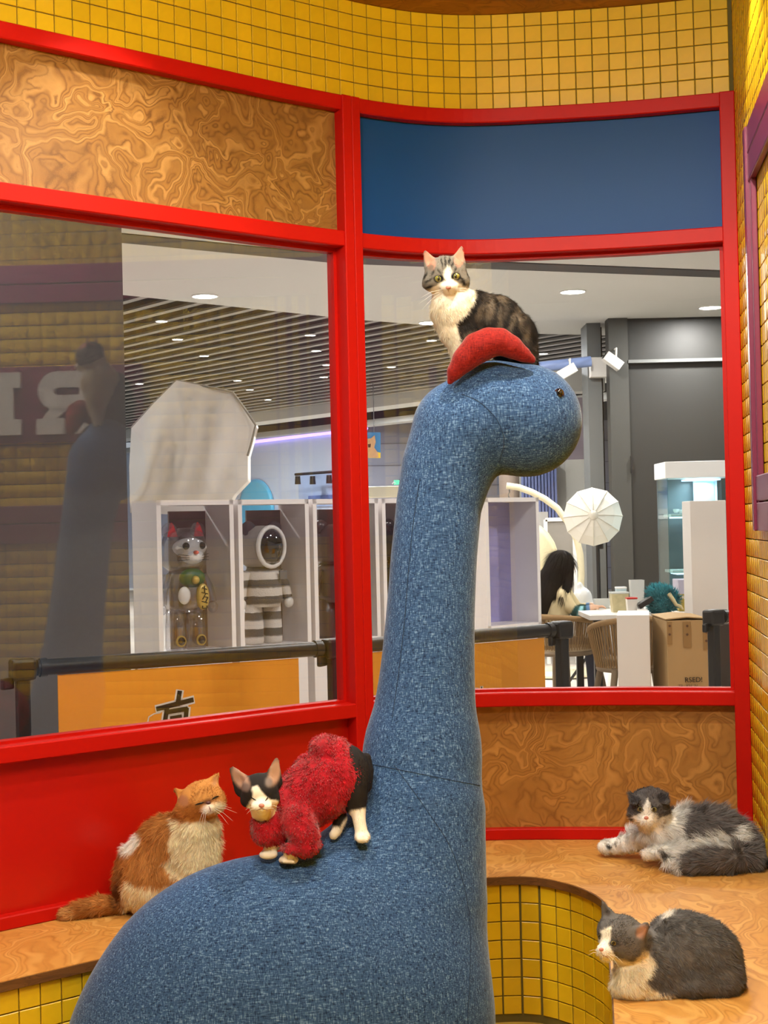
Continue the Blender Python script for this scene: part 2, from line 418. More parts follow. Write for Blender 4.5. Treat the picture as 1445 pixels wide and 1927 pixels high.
# glazing: one pane each side of the middle post, with thin stops
for nm, a, b in (('window_1', WP.s_at_x(-1.60), S_MID - 0.033), ('window_2', S_MID + 0.031, S_END - 0.044)):
    w = thing(nm, (*WP.pos((a + b) / 2), H(hS1)), kind='structure')
    sweep(MB(), WP, a, b, rect(-0.030, -0.024, H(hS1), H(hG)), 0.05).build('pane', M_GLASS, w)
    st = MB()
    sweep(st, WP, a, b, rect(-0.045, -0.012, H(hG) - .012, H(hG)), 0.05); sweep(st, WP, a, b, rect(-0.045, -0.010, H(hS1), H(hS1) + .007), 0.05)
    sweep(st, WP, a, a + .010, rect(-0.045, -0.012, H(hS1), H(hG))); sweep(st, WP, b - .010, b, rect(-0.045, -0.012, H(hS1), H(hG)))
    st.build('glazing_stop', M_RED, w)

# ------------------------------------------------------------------ right wall with mulberry frame and letters
C0 = np.array([1.062, 4.17]); WD = np.array([-0.15, -1.0]); WD /= np.linalg.norm(WD); WN = np.array([-(-WD[1]), WD[0]]) ; WN = np.array([WD[1], -WD[0]])
if WN[0] > 0: WN = -WN
WLEN = 5.6
def rw(t, z, n=0.0):
    p = C0 + WD * t + WN * n; return Vector((p[0], p[1], z))
wr = thing('wall_right', (*(C0 + WD * 1.0), 0), kind='structure')
mb = MB(); a0, a1 = rw(-0.1, 0, -0.002), rw(WLEN, 0, -0.002); b0, b1 = rw(-0.1, 0, -0.12), rw(WLEN, 0, -0.12)
mb.add([(*a0.xy, 0), (*a1.xy, 0), (*b1.xy, 0), (*b0.xy, 0), (*a0.xy, CEIL + .02), (*a1.xy, CEIL + .02), (*b1.xy, CEIL + .02), (*b0.xy, CEIL + .02)],
       [(0, 1, 5, 4), (2, 3, 7, 6), (4, 5, 6, 7), (0, 3, 2, 1), (1, 2, 6, 5), (3, 0, 4, 7)]).build('grout_backing', M_GROUT, wr)
prt, stf = [], []
for i in range(int(WLEN / TP)):
    t = (i + 0.5) * TP + 0.004
    for r in range(50):
        z = CEIL - 0.002 - (r + 0.5) * TP
        if z < H(hB) + 0.02: break
        p = rw(t, z); c = (p.x, p.y, z, WN[0], WN[1])
        (prt if 7 <= i <= 12 else stf).append(c)
place_tiles(prt, wr, ME_TILE, stf)
def wallbox(mb, t0, t1, z0, z1, n0, n1, bev=0.003):
    c = (rw((t0 + t1) / 2, (z0 + z1) / 2, (n0 + n1) / 2)); return mb.box(c, (abs(t1 - t0), n1 - n0, z1 - z0), math.atan2(WD[1], WD[0]), bev=bev)
fr_ = thing('sign_frame', rw(1.0, H(-0.04)), 'mulberry painted metal frame strips fixed to the yellow tiled side wall', 'sign frame')
T0, T1 = 0.46, 2.05
for (z0, z1, nm) in ((0.945, 1.016, 'top_strip'), (0.872, 0.941, 'lower_strip'), (0.042, 0.108, 'middle_strip'), (-0.035, 0.038, 'bottom_strip')):
    wallbox(MB(), T0, T1, H(z0), H(z1), 0.006, 0.024).build(nm, M_PURPLE, fr_)
wallbox(MB(), T0, T0 + 0.040, H(-0.035), H(1.016), 0.006, 0.030).build('upright_strip', M_PURPLE, fr_)
wallbox(MB(), T0 + 0.042, T0 + 0.078, H(-0.035), H(1.016), 0.006, 0.020).build('upright_strip', M_PURPLE, fr_)
sb = thing('letter_sign', rw(1.2, H(0.345)), 'mulberry sign board with raised white slab letters on the side wall', 'sign')
wallbox(MB(), 1.02, T1, H(0.345), H(0.632), 0.006, 0.022).build('backing_board', M_PURPLE, sb)
def arc(cx, cy, r, a0, a1, n=10, ry=None):
    ry = ry or r
    return [(cx + r * math.cos(math.radians(a0 + (a1 - a0) * i / n)), cy + ry * math.sin(math.radians(a0 + (a1 - a0) * i / n))) for i in range(n + 1)]
# letters in the wall plane: u runs along the wall towards the camera, v up (unit = letter height)
def letter(parts, t0, name, w=1.0):
    mb = MB(); hgt = 0.236; o = rw(t0, H(0.374), 0.022)
    for poly in parts: mb.prism(poly, o, rw(t0 + hgt, 0, .022) - rw(t0, 0, .022), Vector((0, 0, hgt)), Vector((WN[0], WN[1], 0)) * 0.022)
    return mb.build(name, M_WHITE, sb, 'raised white letter')
R_bowl = [(0.30, 1.0)] + [(0.62 + .32 * math.cos(a), .685 + .315 * math.sin(a)) for a in np.linspace(math.pi / 2, -math.pi / 2, 14)] + [(0.30, 0.37), (0.30, 0.62), (0.63, 0.62)] + [(0.63 + .06 * math.cos(a), .68 + .06 * math.sin(a)) for a in np.linspace(-math.pi / 2, math.pi / 2, 8)] + [(0.30, 0.74)]
R_parts = [[(0.0, 1.0), (0.0, 0.78), (0.08, 0.78), (0.08, 0.25), (0.0, 0.25), (0.0, 0.0), (0.38, 0.0), (0.38, .25), (0.30, .25), (0.30, 1.0)][::-1], R_bowl[::-1],
           [(0.48, 0.40), (0.66, 0.25), (0.54, 0.25), (0.54, 0.0), (0.96, 0.0), (0.96, 0.25), (0.88, 0.25), (0.74, 0.42)]]
I_parts = [[(0.0, 1.0), (0.0, 0.75), (0.10, 0.75), (0.10, 0.25), (0.0, 0.25), (0.0, 0.0), (0.55, 0.0), (0.55, 0.25), (0.45, 0.25), (0.45, 0.75), (0.55, 0.75), (0.55, 1.0)]]
letter(R_parts, 1.190, 'letter_r'); letter(I_parts, 1.475, 'letter_i')

# ------------------------------------------------------------------ ceiling, floor, unseen sides of the room
mb = MB(); top = [(p[0] + WP.nor(s)[0] * -0.02, p[1] + WP.nor(s)[1] * -0.02) for s, p in ((s, WP.pos(s)) for s in np.linspace(0, S_END, 60))]
poly = [(-2.10, -1.4)] + [(0.24, -1.4)] + [(C0[0] + .02, C0[1])] + top[::-1]
mb.prism(poly, (0, 0, CEIL), (1, 0, 0), (0, 1, 0), (0, 0, 0.05)).build('ceiling', M_CEIL, None, kind='structure')
M_FLOOR = plain('floor_vinyl', rgb(196, 160, 70), 0.45, var=0.05, scale=4)
MB().prism(poly, (0, 0, -0.05), (1, 0, 0), (0, 1, 0), (0, 0, 0.05)).build('floor', M_FLOOR, None, kind='structure')
M_BACK = plain('dim_wall_paint', rgb(120, 108, 92), 0.7)
MB().box((-0.9, -1.45, CEIL / 2), (2.6, 0.1, CEIL)).build('wall_front', M_BACK, None, kind='structure')
MB().box((-2.15, 0.3, CEIL / 2), (0.1, 3.4, CEIL)).build('wall_left', M_BACK, None, kind='structure')
for i, (x, y) in enumerate(ROOM_LAMPS):
    d = thing('downlight', (x, y, CEIL), ['round warm downlight grazing the timber fascia', 'round warm downlight beside the tiled side wall', 'round warm downlight above the long bench', 'round warm downlight above the side bench', 'round warm downlight behind on the fascia side', 'round warm downlight behind on the tiled side'][i], 'downlight', 'downlights of the small room')
    MB().lathe([(0.052, 0.0), (0.056, -0.004), (0.044, -0.006), (0.042, -0.001)], (x, y, CEIL), 24).build('ring', M_WHITE, d)
    MB().lathe([(0.0001, -0.001), (0.042, -0.001)], (x, y, CEIL), 24).build('lens', plain('lamp_lens', rgb(255, 240, 215), 0.4, emit=(1, .85, .62, 1), es=6), d)

# ------------------------------------------------------------------ bench
FC = [(-2.0, 2.072), (-1.45, 2.530), (-0.84, 3.029), (-0.675, 3.164), (-0.40, 3.390), (-0.12, 3.608), (0.05, 3.725), (0.16, 3.79), (0.266, 3.828), (0.374, 3.822), (0.450, 3.755), (0.495, 3.680), (0.523, 3.588), (0.523, 3.479), (0.470, 3.106), (0.424, 2.769), (0.28, 1.8), (0.13, 0.8)]
FP = Path(FC)
BZ = H(hB)
ss = np.linspace(0, FP.L, 260)
front = [tuple(FP.pos(s)) for s in ss]
wall_side = [tuple(WP.pos(s) - WP.nor(s) * 0.005) for s in np.linspace(0, S_END, 110)]
rside = [tuple((C0 + WD * t)[:2]) for t in (0.0, 0.8, 1.6, 2.4, 3.35)]
poly = wall_side[::-1] + front[::1] + rside[::-1]
bench = thing('bench', (0.3, 3.9, 0), 'built-in bench with burl timber seat and yellow mosaic tiled front', 'bench')
MB().prism(poly[::-1], (0, 0, BZ - 0.018), (1, 0, 0), (0, 1, 0), (0, 0, 0.018)).build('seat_board', M_BENCH, bench)
sweep(MB(), FP, 0, FP.L, rect(-0.03, 0.003, BZ - 0.022, BZ - 0.0015), 0.015).build('edge_band', M_EDGE, bench, 'dark brown veneer edge')
sweep(MB(), FP, 0, FP.L, rect(-0.06, -0.012, 0.0, BZ - 0.02), 0.015).build('grout_backing', M_GROUT, bench)
vis, hid = [], []
sA, sB = FP.s_at_x(-0.9), None
n0 = int(FP.L / TP)
for i in range(n0):
    s = (i + 0.5) * TP; p = FP.pos(s); n = FP.nor(s)
    for r in range(8):
        z = BZ - 0.024 - (r + 0.5) * TP
        if z < 0.01: continue
        c = (p[0] - n[0] * 0.012, p[1] - n[1] * 0.012, z, n[0], n[1])
        seen = (-0.92 < p[0] < -0.5 and p[1] < 3.35 and r < 3) or (p[1] > 2.7 and p[0] > 0.2)
        (vis if seen else hid).append(c)
place_tiles(vis, bench, ME_TILE, hid)
print('tiles', len(cells) + len(part), len(prt), len(vis), len(hid))

# ------------------------------------------------------------------ soft-body tool: smooth union of ellipsoids and tapered limbs -> one continuous surface
def smin(a, b, k):
    h = np.clip(0.5 + 0.5 * (b - a) / k, 0, 1); return b * (1 - h) + a * h - k * h * (1 - h)
class Soft:
    """primitives authored by pixel + depth: every centre gets its own distance, radii in pixels at that distance"""
    def __init__(self, Y0, k=8, ys=1.0): self.Y0 = Y0; self.pr = []; self.k = k; self.ys = ys
    def pt(self, c):
        Y = self.Y0 + (c[2] if len(c) > 2 else 0.0) * self.Y0 / F   # third value: depth offset in pixels at Y0 (+ = away)
        return np.array(at(c[0], c[1], Y)), Y / F
    def e(self, c, r, rot=0.0, k=None, M=None):
        """ellipsoid: r = (rx, rz, ry) px, rot = clockwise image rotation in degrees"""
        P, u = self.pt(c); R = np.array(M if M is not None else Matrix.Rotation(math.radians(rot), 3, 'Y'))
        self.pr.append(('e', P, np.array([r[0], r[2] if len(r) > 2 else min(r[0], r[1]), r[1]]) * u, R, (k or self.k) * u)); return self
    def c(self, a, b, ra, rb, k=None):
        P, u = self.pt(a); Q, u2 = self.pt(b); self.pr.append(('c', P, Q, ra * u, rb * u2, (k or self.k) * u)); return self
    def chain(self, pts, k=None):
        A = [self.pt(p[:3]) for p in pts]
        self.pr.append(('h', [a[0] for a in A], [p[3] * a[1] for p, a in zip(pts, A)], (k or self.k) * A[0][1])); return self
    def flat(self, a, b, ra, rb, nrm, fl=0.35, k=None):
        P, u = self.pt(a); Q, u2 = self.pt(b); n = np.array(Vector(nrm).normalized())
        self.pr.append(('f', P, Q, ra * u, rb * u, n, fl, (k or self.k) * u)); return self
    def sub(self, c, r, rot=0.0, k=None, M=None):
        self.e(c, r, rot, k, M); self.pr[-1] = ('s',) + self.pr[-1][1:]; return self
    def ev1(self, p, X):
        if p[0] == 'h':
            best = None
            for A, B, ra, rb in zip(p[1][:-1], p[1][1:], p[2][:-1], p[2][1:]):
                d = B - A; t = np.clip(((X - A) @ d) / max(d @ d, 1e-12), 0, 1); v = np.linalg.norm(X - A - t[..., None] * d, axis=-1) - (ra + (rb - ra) * t)
                best = v if best is None else smin(best, v, 0.0015)
            return best
        if p[0] == 'f':
            A, B, ra, rb, n, fl = p[1:7]; q = X - A; q = q + (q @ n)[..., None] * n * (1 / fl - 1); d = B - A; d = d + (d @ n) * n * (1 / fl - 1)
            t = np.clip((q @ d) / (d @ d), 0, 1); return (np.linalg.norm(q - t[..., None] * d, axis=-1) - (ra + (rb - ra) * t)) * 0.6
        if p[0] in 'es':
            q = (X - p[1]) @ p[3]; k0 = np.linalg.norm(q / p[2], axis=-1); k1 = np.linalg.norm(q / p[2] ** 2, axis=-1)
            return k0 * (k0 - 1) / np.maximum(k1, 1e-9)
        A, B, ra, rb = p[1:5]; d = B - A; t = np.clip(((X - A) @ d) / max(d @ d, 1e-12), 0, 1)
        return np.linalg.norm(X - A - t[..., None] * d, axis=-1) - (ra + (rb - ra) * t)
    def bounds(self):
        lo, hi = [], []
        for p in self.pr:
            if p[0] in 'es': r = p[2].max(); lo.append(p[1] - r); hi.append(p[1] + r)
            elif p[0] == 'h':
                for c, r in zip(p[1], p[2]): lo.append(c - r); hi.append(c + r)
            else:
                for c, r in ((p[1], p[3]), (p[2], p[4])): lo.append(c - r); hi.append(c + r)
        return np.min(lo, 0), np.max(hi, 0)
    def field(self, X):
        f = None
        if self.ys != 1.0: X = np.array(X, float); X[..., 1] = self.Y0 + (X[..., 1] - self.Y0) / self.ys     # flattened in depth
        for p in self.pr:
            d = self.ev1(p, X)
            f = d if f is None else (-smin(-f, d, p[-1]) if p[0] == 's' else smin(f, d, p[-1]))
        return f
    def grid(self, h, cut=None):
        lo, hi = self.bounds(); lo = lo - 3 * h; hi = hi + 3 * h
        n = np.ceil((hi - lo) / h).astype(int) + 1; ax = [lo[i] + h * np.arange(n[i]) for i in range(3)]
        G = np.full(tuple(n), 0.08, dtype=np.float32)
        for p in self.pr:
            m = p[-1] * 1.5 + 3 * h
            if p[0] in 'es': r = p[2].max(); a, b = p[1] - r - m, p[1] + r + m
            elif p[0] == 'h': a = np.min([c - r for c, r in zip(p[1], p[2])], 0) - m; b = np.max([c + r for c, r in zip(p[1], p[2])], 0) + m
            else: a = np.minimum(p[1] - p[3], p[2] - p[4]) - m; b = np.maximum(p[1] + p[3], p[2] + p[4]) + m
            i0 = np.clip(((a - lo) / h).astype(int), 0, n - 1); i1 = np.clip(((b - lo) / h).astype(int) + 2, 1, n)
            sl = tuple(slice(i0[j], i1[j]) for j in range(3))
            X = np.stack(np.meshgrid(*[ax[j][sl[j]] for j in range(3)], indexing='ij'), -1)
            v = self.ev1(p, X).astype(np.float32); G[sl] = -smin(-G[sl], v, p[-1]) if p[0] == 's' else smin(G[sl], v, p[-1])
        if cut is not None:
            X = np.stack(np.meshgrid(*ax, indexing='ij'), -1); G = np.maximum(G, cut(X).astype(np.float32))
        return G, lo, h
def surface_nets(G, lo, h):
    n = np.array(G.shape); ins = G < 0
    c = [ins[i:n[0] - 1 + i, j:n[1] - 1 + j, k:n[2] - 1 + k] for i in (0, 1) for j in (0, 1) for k in (0, 1)]
    cnt = sum(x.astype(np.int8) for x in c); act = (cnt > 0) & (cnt < 8)
    idx = np.full(act.shape, -1, dtype=np.int64); I = np.argwhere(act); idx[act] = np.arange(len(I))
    acc = np.zeros((len(I), 3)); wt = np.zeros(len(I))
    corners = [(i, j, k) for i in (0, 1) for j in (0, 1) for k in (0, 1)]
    vals = {cn: G[I[:, 0] + cn[0], I[:, 1] + cn[1], I[:, 2] + cn[2]] for cn in corners}
    for a in corners:
        for d in range(3):
            if a[d]: continue
            b = list(a); b[d] = 1; b = tuple(b); va, vb = vals[a], vals[b]; cr = (va < 0) != (vb < 0)
            t = np.where(cr, va / np.where(cr, va - vb, 1), 0); pos = np.tile(np.array(a, float), (len(I), 1)); pos[:, d] = t
            acc[cr] += pos[cr]; wt[cr] += 1
    V = (I + acc / wt[:, None]) * h + lo; Q = []
    for d in range(3):
        u, v = (d + 1) % 3, (d + 2) % 3
        s0 = [slice(None)] * 3; s1 = [slice(None)] * 3; s0[d] = slice(0, -1); s1[d] = slice(1, None)
        A, B = ins[tuple(s0)], ins[tuple(s1)]; E = np.argwhere(A != B)
        ok = (E[:, u] > 0) & (E[:, v] > 0) & (E[:, u] < n[u] - 1) & (E[:, v] < n[v] - 1); E = E[ok]
        flip = A[tuple(E.T)]
        def cell(du, dv):
            e = E.copy(); e[:, u] -= du; e[:, v] -= dv; return idx[tuple(e.T)]
        q = np.stack([cell(1, 1), cell(0, 1), cell(0, 0), cell(1, 0)], 1)
        q = np.where(flip[:, None], q, q[:, ::-1]); Q.append(q)
    Q = np.concatenate(Q); Q = Q[(Q >= 0).all(1)]; return V, Q
def vnormals(V, Q):
    n = np.cross(V[Q[:, 2]] - V[Q[:, 0]], V[Q[:, 3]] - V[Q[:, 1]]) if Q.shape[1] == 4 else np.cross(V[Q[:, 1]] - V[Q[:, 0]], V[Q[:, 2]] - V[Q[:, 0]])
    N = np.zeros_like(V)
    for j in range(Q.shape[1]): np.add.at(N, Q[:, j], n)
    return N / np.maximum(np.linalg.norm(N, axis=1, keepdims=True), 1e-12)
def relax(V, Q, it=2):
    for _ in range(it):
        A = np.zeros_like(V); W = np.zeros(len(V))
        for j in range(4):
            for m in (1, 3): np.add.at(A, Q[:, j], V[Q[:, (j + m) % 4]]); np.add.at(W, Q[:, j], 1)
        V = 0.5 * V + 0.5 * A / np.maximum(W, 1)[:, None]
    return V
def soft_mesh(soft, h, cut=None, it=2):
    V, Q = surface_nets(*soft.grid(h, cut)); V = relax(V, Q, it); V[:, 1] = soft.Y0 + (V[:, 1] - soft.Y0) * soft.ys; return V, Q, vnormals(V, Q)
def trace(soft, x, y, Y0=2.2, Y1=5.0):
    """where the sight line through a pixel meets a soft body"""
    d = np.array(ray(x, y)); d /= d[1]; o = np.array([0, 0, CAMZ]); t = Y0
    for _ in range(90):
        f = float(soft.field((o + d * t)[None])[0])
        if f < 4e-4: return o + d * t
        t += max(f * 0.8, 4e-4)
        if t > Y1: break
    return None

# ------------------------------------------------------------------ fabric
def mk_weave(name, light, mid, dark, s=1.0, bump=0.5):
    k = NT(name); ns = []
    for sc in ((420 * s, 420 * s, 55 * s), (60 * s, 420 * s, 420 * s)):
        ns.append(k.noise(k.coord(sc), 1.0, 2, 0.6))
    w = k.math('ADD', k.math('MULTIPLY', ns[0], 0.5), k.math('MULTIPLY', ns[1], 0.5))
    big = k.noise(k.coord(), 5, 3)
    c = k.ramp(w, [(0.38, dark), (0.47, mid), (0.53, mid), (0.63, light)])
    k.base(k.mix(k.math('MULTIPLY', big, 0.25), c, dark)); k.b.inputs['Roughness'].default_value = 0.85
    k.b.inputs['Sheen Weight'].default_value = 0.25; k.b.inputs['Sheen Roughness'].default_value = 0.4
    k.b.inputs['Specular IOR Level'].default_value = 0.25
    k.bump(w, bump, 0.0025); return k.m
M_DENIM = mk_weave('blue_woven_upholstery', rgb(120, 154, 194), rgb(54, 87, 130), rgb(20, 38, 70))
M_SEAM = plain('seam_thread', rgb(34, 52, 78), 0.9)
M_REDKNIT = mk_weave('red_woven_cloth', rgb(164, 36, 26), rgb(140, 24, 16), rgb(104, 12, 9), 0.8, 0.6)

# ------------------------------------------------------------------ long-necked dinosaur seat
D = Soft(3.20, 26, 0.80)
D.chain([(985, 790, 70, 103), (930, 786, 70, 106), (872, 812, 70, 98), (842, 880, 64, 87), (825, 950, 55, 80), (816, 1050, 42, 81), (810, 1150, 30, 83), (805, 1250, 16, 88), (800, 1330, 6, 95), (795, 1410, 0, 105)], 14)
D.e((992, 796, 70), (97, 98, 92), 0, 20)
D.chain([(795, 1410, 0, 104), (790, 1530, -30, 124), (772, 1700, -70, 146), (745, 1960, -90, 172)], 30)
D.e((536, 1950, -150), (386, 334, 205), 0, 70)
D.chain([(540, 1790, -150, 150), (630, 1742, -120, 152), (715, 1650, -60, 132)], 30)
D.e((400, 2030, -150), (288, 250, 190), 0, 60)
DV, DQ, DN = soft_mesh(D, 0.009, lambda X: -X[..., 2] + 0.002, 4)
dino = thing('dinosaur_seat', (*at(600, 1900, 3.03).xy, 0), 'big long-necked dinosaur figure upholstered in blue woven fabric', 'dinosaur')
dino_body = arrmesh('body', DV, DQ, M_DENIM, dino, True)
def seam(pts, r=0.0008):
    out = []
    C = catmull([np.array(p, float) for p in pts], 10)
    for (x, y) in C:
        p = trace(D, x, y, 2.0)
        if p is not None: out.append(p)
    return MB().tube(out, r, 5).build('seam', M_SEAM, dino)
seam([(694, 1437), (730, 1444), (800, 1458), (860, 1470), (903, 1478)])
seam([(868, 742), (895, 752), (918, 770), (938, 795), (948, 830), (940, 870)])
seam([(790, 900), (778, 980), (768, 1080), (760, 1180), (748, 1280), (738, 1350)])
seam([(742, 1440), (800, 1520), (850, 1600), (880, 1700), (885, 1800), (880, 1920)])
pe = trace(D, 1052, 740, 2.2)
e_ = MB().ell(Vector(pe) + Vector((0.001, 0.002, 0)), (0.009, 0.009, 0.011)).build('eye', plain('black_glass_bead', rgb(12, 10, 10), 0.05, coat=1.0), dino, 'shiny black bead eye')
MB().lathe([(0.0125, 0.0), (0.0125, 0.002), (0.009, 0.003)], Vector(pe) + Vector((0.0005, 0.0015, -.001)), 16, Vector((-0.35, 1.0, 0.0)).to_track_quat('Z', 'Y').to_matrix()).build('eye_ring', plain('eye_ring_brown', rgb(70, 30, 24), 0.3), e_)
# red crest cushion on the head
K = Soft(3.185, 6)
K.chain([(846, 719, 4, 6), (856, 700, 2, 16), (874, 677, 0, 24), (898, 655, 0, 30), (920, 645, 0, 29), (940, 643, 0, 26), (962, 653, 0, 22), (984, 667, 4, 15), (1001, 677, 8, 8)], 10)
KV, KQ, KN = soft_mesh(K, 0.004)
arrmesh('crest', KV, KQ, M_REDKNIT, dino, True)['label'] = 'red woven crest cushion on the head'

# ------------------------------------------------------------------ cats
def col_mat(name, rough=0.8, trans=0.0, sheen=0.0):
    k = NT(name); a = k.n('ShaderNodeAttribute', attribute_name='Col'); k.t.links.new(a.outputs['Color'], k.b.inputs['Base Color'])
    k.b.inputs['Roughness'].default_value = rough; k.b.inputs['Specular IOR Level'].default_value = 0.2
    k.b.inputs['Sheen Weight'].default_value = sheen
    nz = k.noise(k.coord(), 900, 2); k.bump(nz, 0.4, 0.001)
    if trans:
        t = k.n('ShaderNodeBsdfTranslucent'); mx = k.n('ShaderNodeMixShader'); mx.inputs[0].default_value = trans
        k.t.links.new(a.outputs['Color'], t.inputs[0]); k.l(k.b, 0, mx, 1); k.l(t, 0, mx, 2); k.l(mx, 0, k.out, 0)
    return k.m
M_SKIN = col_mat('coat_under_fur', 0.85); M_FUR = col_mat('fur_strands', 0.75, 0.30)
def near(x, y, *pts):
    m = np.zeros(len(x))
    for (cx, cy, r) in pts: m = np.maximum(m, np.clip((r - np.hypot(x - cx, y - cy)) / (0.3 * r) + 0.5, 0, 1))
    return m
def sstep(x): x = np.clip(x, 0, 1); return x * x * (3 - 2 * x)
def wob(P, f=60.0, s=0):
    r = np.random.default_rng(100 + s); K_ = r.normal(size=(6, 3)) * f; ph = r.uniform(0, 6.28, 6)
    return np.sin(P @ K_.T + ph).mean(1) * 1.7
def pmask(x, y, poly, soft):
    P = np.array(poly, float); Q = np.roll(P, -1, 0); ins = np.zeros(len(x), bool); dm = np.full(len(x), 1e9)
    for (ax, ay), (bx, by) in zip(P, Q):
        cond = ((ay > y) != (by > y)); ins ^= cond & (x < (bx - ax) * (y - ay) / (by - ay + 1e-12) + ax)
        t = np.clip(((x - ax) * (bx - ax) + (y - ay) * (by - ay)) / ((bx - ax) ** 2 + (by - ay) ** 2 + 1e-9), 0, 1)
        dm = np.minimum(dm, np.hypot(x - ax - t * (bx - ax), y - ay - t * (by - ay)))
    d = np.where(ins, dm, -dm); return sstep(0.5 + d / (2 * soft))
def emask(x, y, cx, cy, rx, ry, rot=0, soft=2.0):
    a = math.radians(rot); dx, dy = x - cx, y - cy; u = dx * math.cos(a) + dy * math.sin(a); v = -dx * math.sin(a) + dy * math.cos(a)
    d = (1 - np.sqrt((u / rx) ** 2 + (v / ry) ** 2)) * min(rx, ry); return sstep(0.5 + d / (2 * soft))
def paint(P, base, layers, jit=1.2, N=None):
    x, y = project(P); x = x + wob(P, 250, 1) * jit; y = y + wob(P, 250, 2) * jit
    C = np.tile(np.array(base[:3]), (len(P), 1))
    for L in layers:
        if L[0] == 'e': m = emask(x, y, *L[1:6], L[7] if len(L) > 7 else 2.0); c = L[6]
        elif L[0] == 'p': m = pmask(x, y, L[1], L[3] if len(L) > 3 else 2.5); c = L[2]
        elif L[0] == 'd': m = sstep((P[:, 1] - L[1]) / L[2]); c = L[3]                    # by depth
        else: m = L[1](x, y, P); c = L[2]
        C = C * (1 - m[:, None]) + np.array(c[:3]) * m[:, None]
    return C
def fur(parent, V, Q, N, colf, n, length, width, combf, lift=0.35, mess=0.25, name='fur', mat=None, seed=3, curl=0.35, skip=None, clump=0.35, bright=0.18):
    r = np.random.default_rng(seed)
    ar = np.linalg.norm(np.cross(V[Q[:, 2]] - V[Q[:, 0]], V[Q[:, 3]] - V[Q[:, 1]]), axis=1)
    f = r.choice(len(Q), n, p=ar / ar.sum()); a, b = r.random(n), r.random(n)
    w = np.stack([(1 - a) * (1 - b), a * (1 - b), a * b, (1 - a) * b], 1)
    B = (V[Q[f]] * w[..., None]).sum(1); Nn = (N[Q[f]] * w[..., None]).sum(1); Nn /= np.linalg.norm(Nn, axis=1, keepdims=True) + 1e-9
    x, y = project(B)
    if skip:
        ok = np.ones(n, bool)
        for (cx, cy, rx, ry) in skip: ok &= ((x - cx) / rx) ** 2 + ((y - cy) / ry) ** 2 > 1
        B, Nn, x, y = B[ok], Nn[ok], x[ok], y[ok]; n = len(B)
    L = length(x, y, B) * r.uniform(0.7, 1.2, n); T = combf(x, y, B)
    T = T - (T * Nn).sum(1, keepdims=True) * Nn; T /= np.linalg.norm(T, axis=1, keepdims=True) + 1e-6
    cl = np.stack([wob(B, 130, 11), wob(B, 130, 12), wob(B, 130, 13)], 1) * clump
    d = Nn * lift + T * (1 - lift) + cl + r.normal(size=(n, 3)) * mess; dn = (d * Nn).sum(1, keepdims=True)
    d = d + Nn * np.maximum(0.10 - dn, 0); d /= np.linalg.norm(d, axis=1, keepdims=True)
    wd = np.cross(d, Nn); wd /= np.linalg.norm(wd, axis=1, keepdims=True) + 1e-9; wd *= width / 2
    base = B - Nn * 0.0008; mid = base + d * L[:, None] * 0.55; e = d + T * curl - Nn * 0.15; e /= np.linalg.norm(e, axis=1, keepdims=True)
    tip = mid + e * L[:, None] * 0.45
    HV = np.stack([base - wd, base + wd, mid + wd * 0.75, mid - wd * 0.75, tip], 1).reshape(-1, 3)
    k = np.arange(n)[:, None] * 5; T3 = np.concatenate([k + [0, 1, 2], k + [0, 2, 3], k + [3, 2, 4]])
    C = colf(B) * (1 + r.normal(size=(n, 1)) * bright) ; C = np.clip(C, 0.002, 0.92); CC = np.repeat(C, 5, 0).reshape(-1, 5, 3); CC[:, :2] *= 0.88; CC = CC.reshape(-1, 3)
    o = arrmesh(name, HV, T3, mat or M_FUR, parent, True, CC); o['kind'] = 'stuff'; return o
def comb(default, radials=()):
    """default (dx,dy,depth) in the picture; radials: (cx,cy,r,ox,oy) combed away from (ox,oy)"""
    def f(x, y, P):
        T = np.tile(np.array([default[0], default[2], -default[1]], float), (len(x), 1))
        for (cx, cy, r, ox, oy) in radials:
            m = sstep((r - np.hypot(x - cx, y - cy)) / (0.3 * r) + 0.5)[:, None]
            R = np.stack([x - ox, np.full(len(x), 10.0), -(y - oy)], 1); R /= np.linalg.norm(R, axis=1, keepdims=True)
            T = T * (1 - m) + R * m
        return T
    return f
M_PUPIL = plain('pupil_black', rgb(8, 8, 8), 0.08, coat=1.0)
M_NOSEP = plain('nose_pink', rgb(208, 138, 122), 0.5)
M_NOSEG = plain('nose_grey_pink', rgb(150, 104, 96), 0.5)
M_WHISK = plain('whisker_white', rgb(250, 246, 236), 0.4)
def eye(cat, soft, x, y, rx, ry, mat, pw=0.42, ph=0.9, ring=None):
    p = trace(soft, x, y, soft.Y0 - 0.5); p = Vector(p) if p is not None else at(x, y, soft.Y0)
    u = p.y / F; v = (p - Vector((0, 0, CAMZ))).normalized(); c = p + v * (rx * u * 0.42)
    e = MB().ell(c, (rx * u, rx * u * 0.75, ry * u), None, 16, 12).build('eye', mat, cat)
    MB().ell(c - v * rx * u * 0.55, (rx * u * pw, rx * u * 0.26, ry * u * ph * 0.8), None, 12, 8).build('pupil', M_PUPIL, e)
def slit(cat, soft, pts, r, name='closed_eye', mat=None):
    q = [trace(soft, x, y, soft.Y0 - 0.5) for x, y in pts]; q = [Vector(p) for p in q if p is not None]
    return MB().tube(q, [r * 0.4] + [r] * (len(q) - 2) + [r * 0.4], 6).build(name, mat or M_PUPIL, cat)
def nose(cat, soft, x, y, rx, ry, mat):
    p = Vector(trace(soft, x, y, soft.Y0 - 0.5)); u = p.y / F
    MB().ell(p + Vector((0, rx * u * 0.1, 0)), (rx * u, rx * u * 0.7, ry * u), None, 12, 8).build('nose', mat, cat)
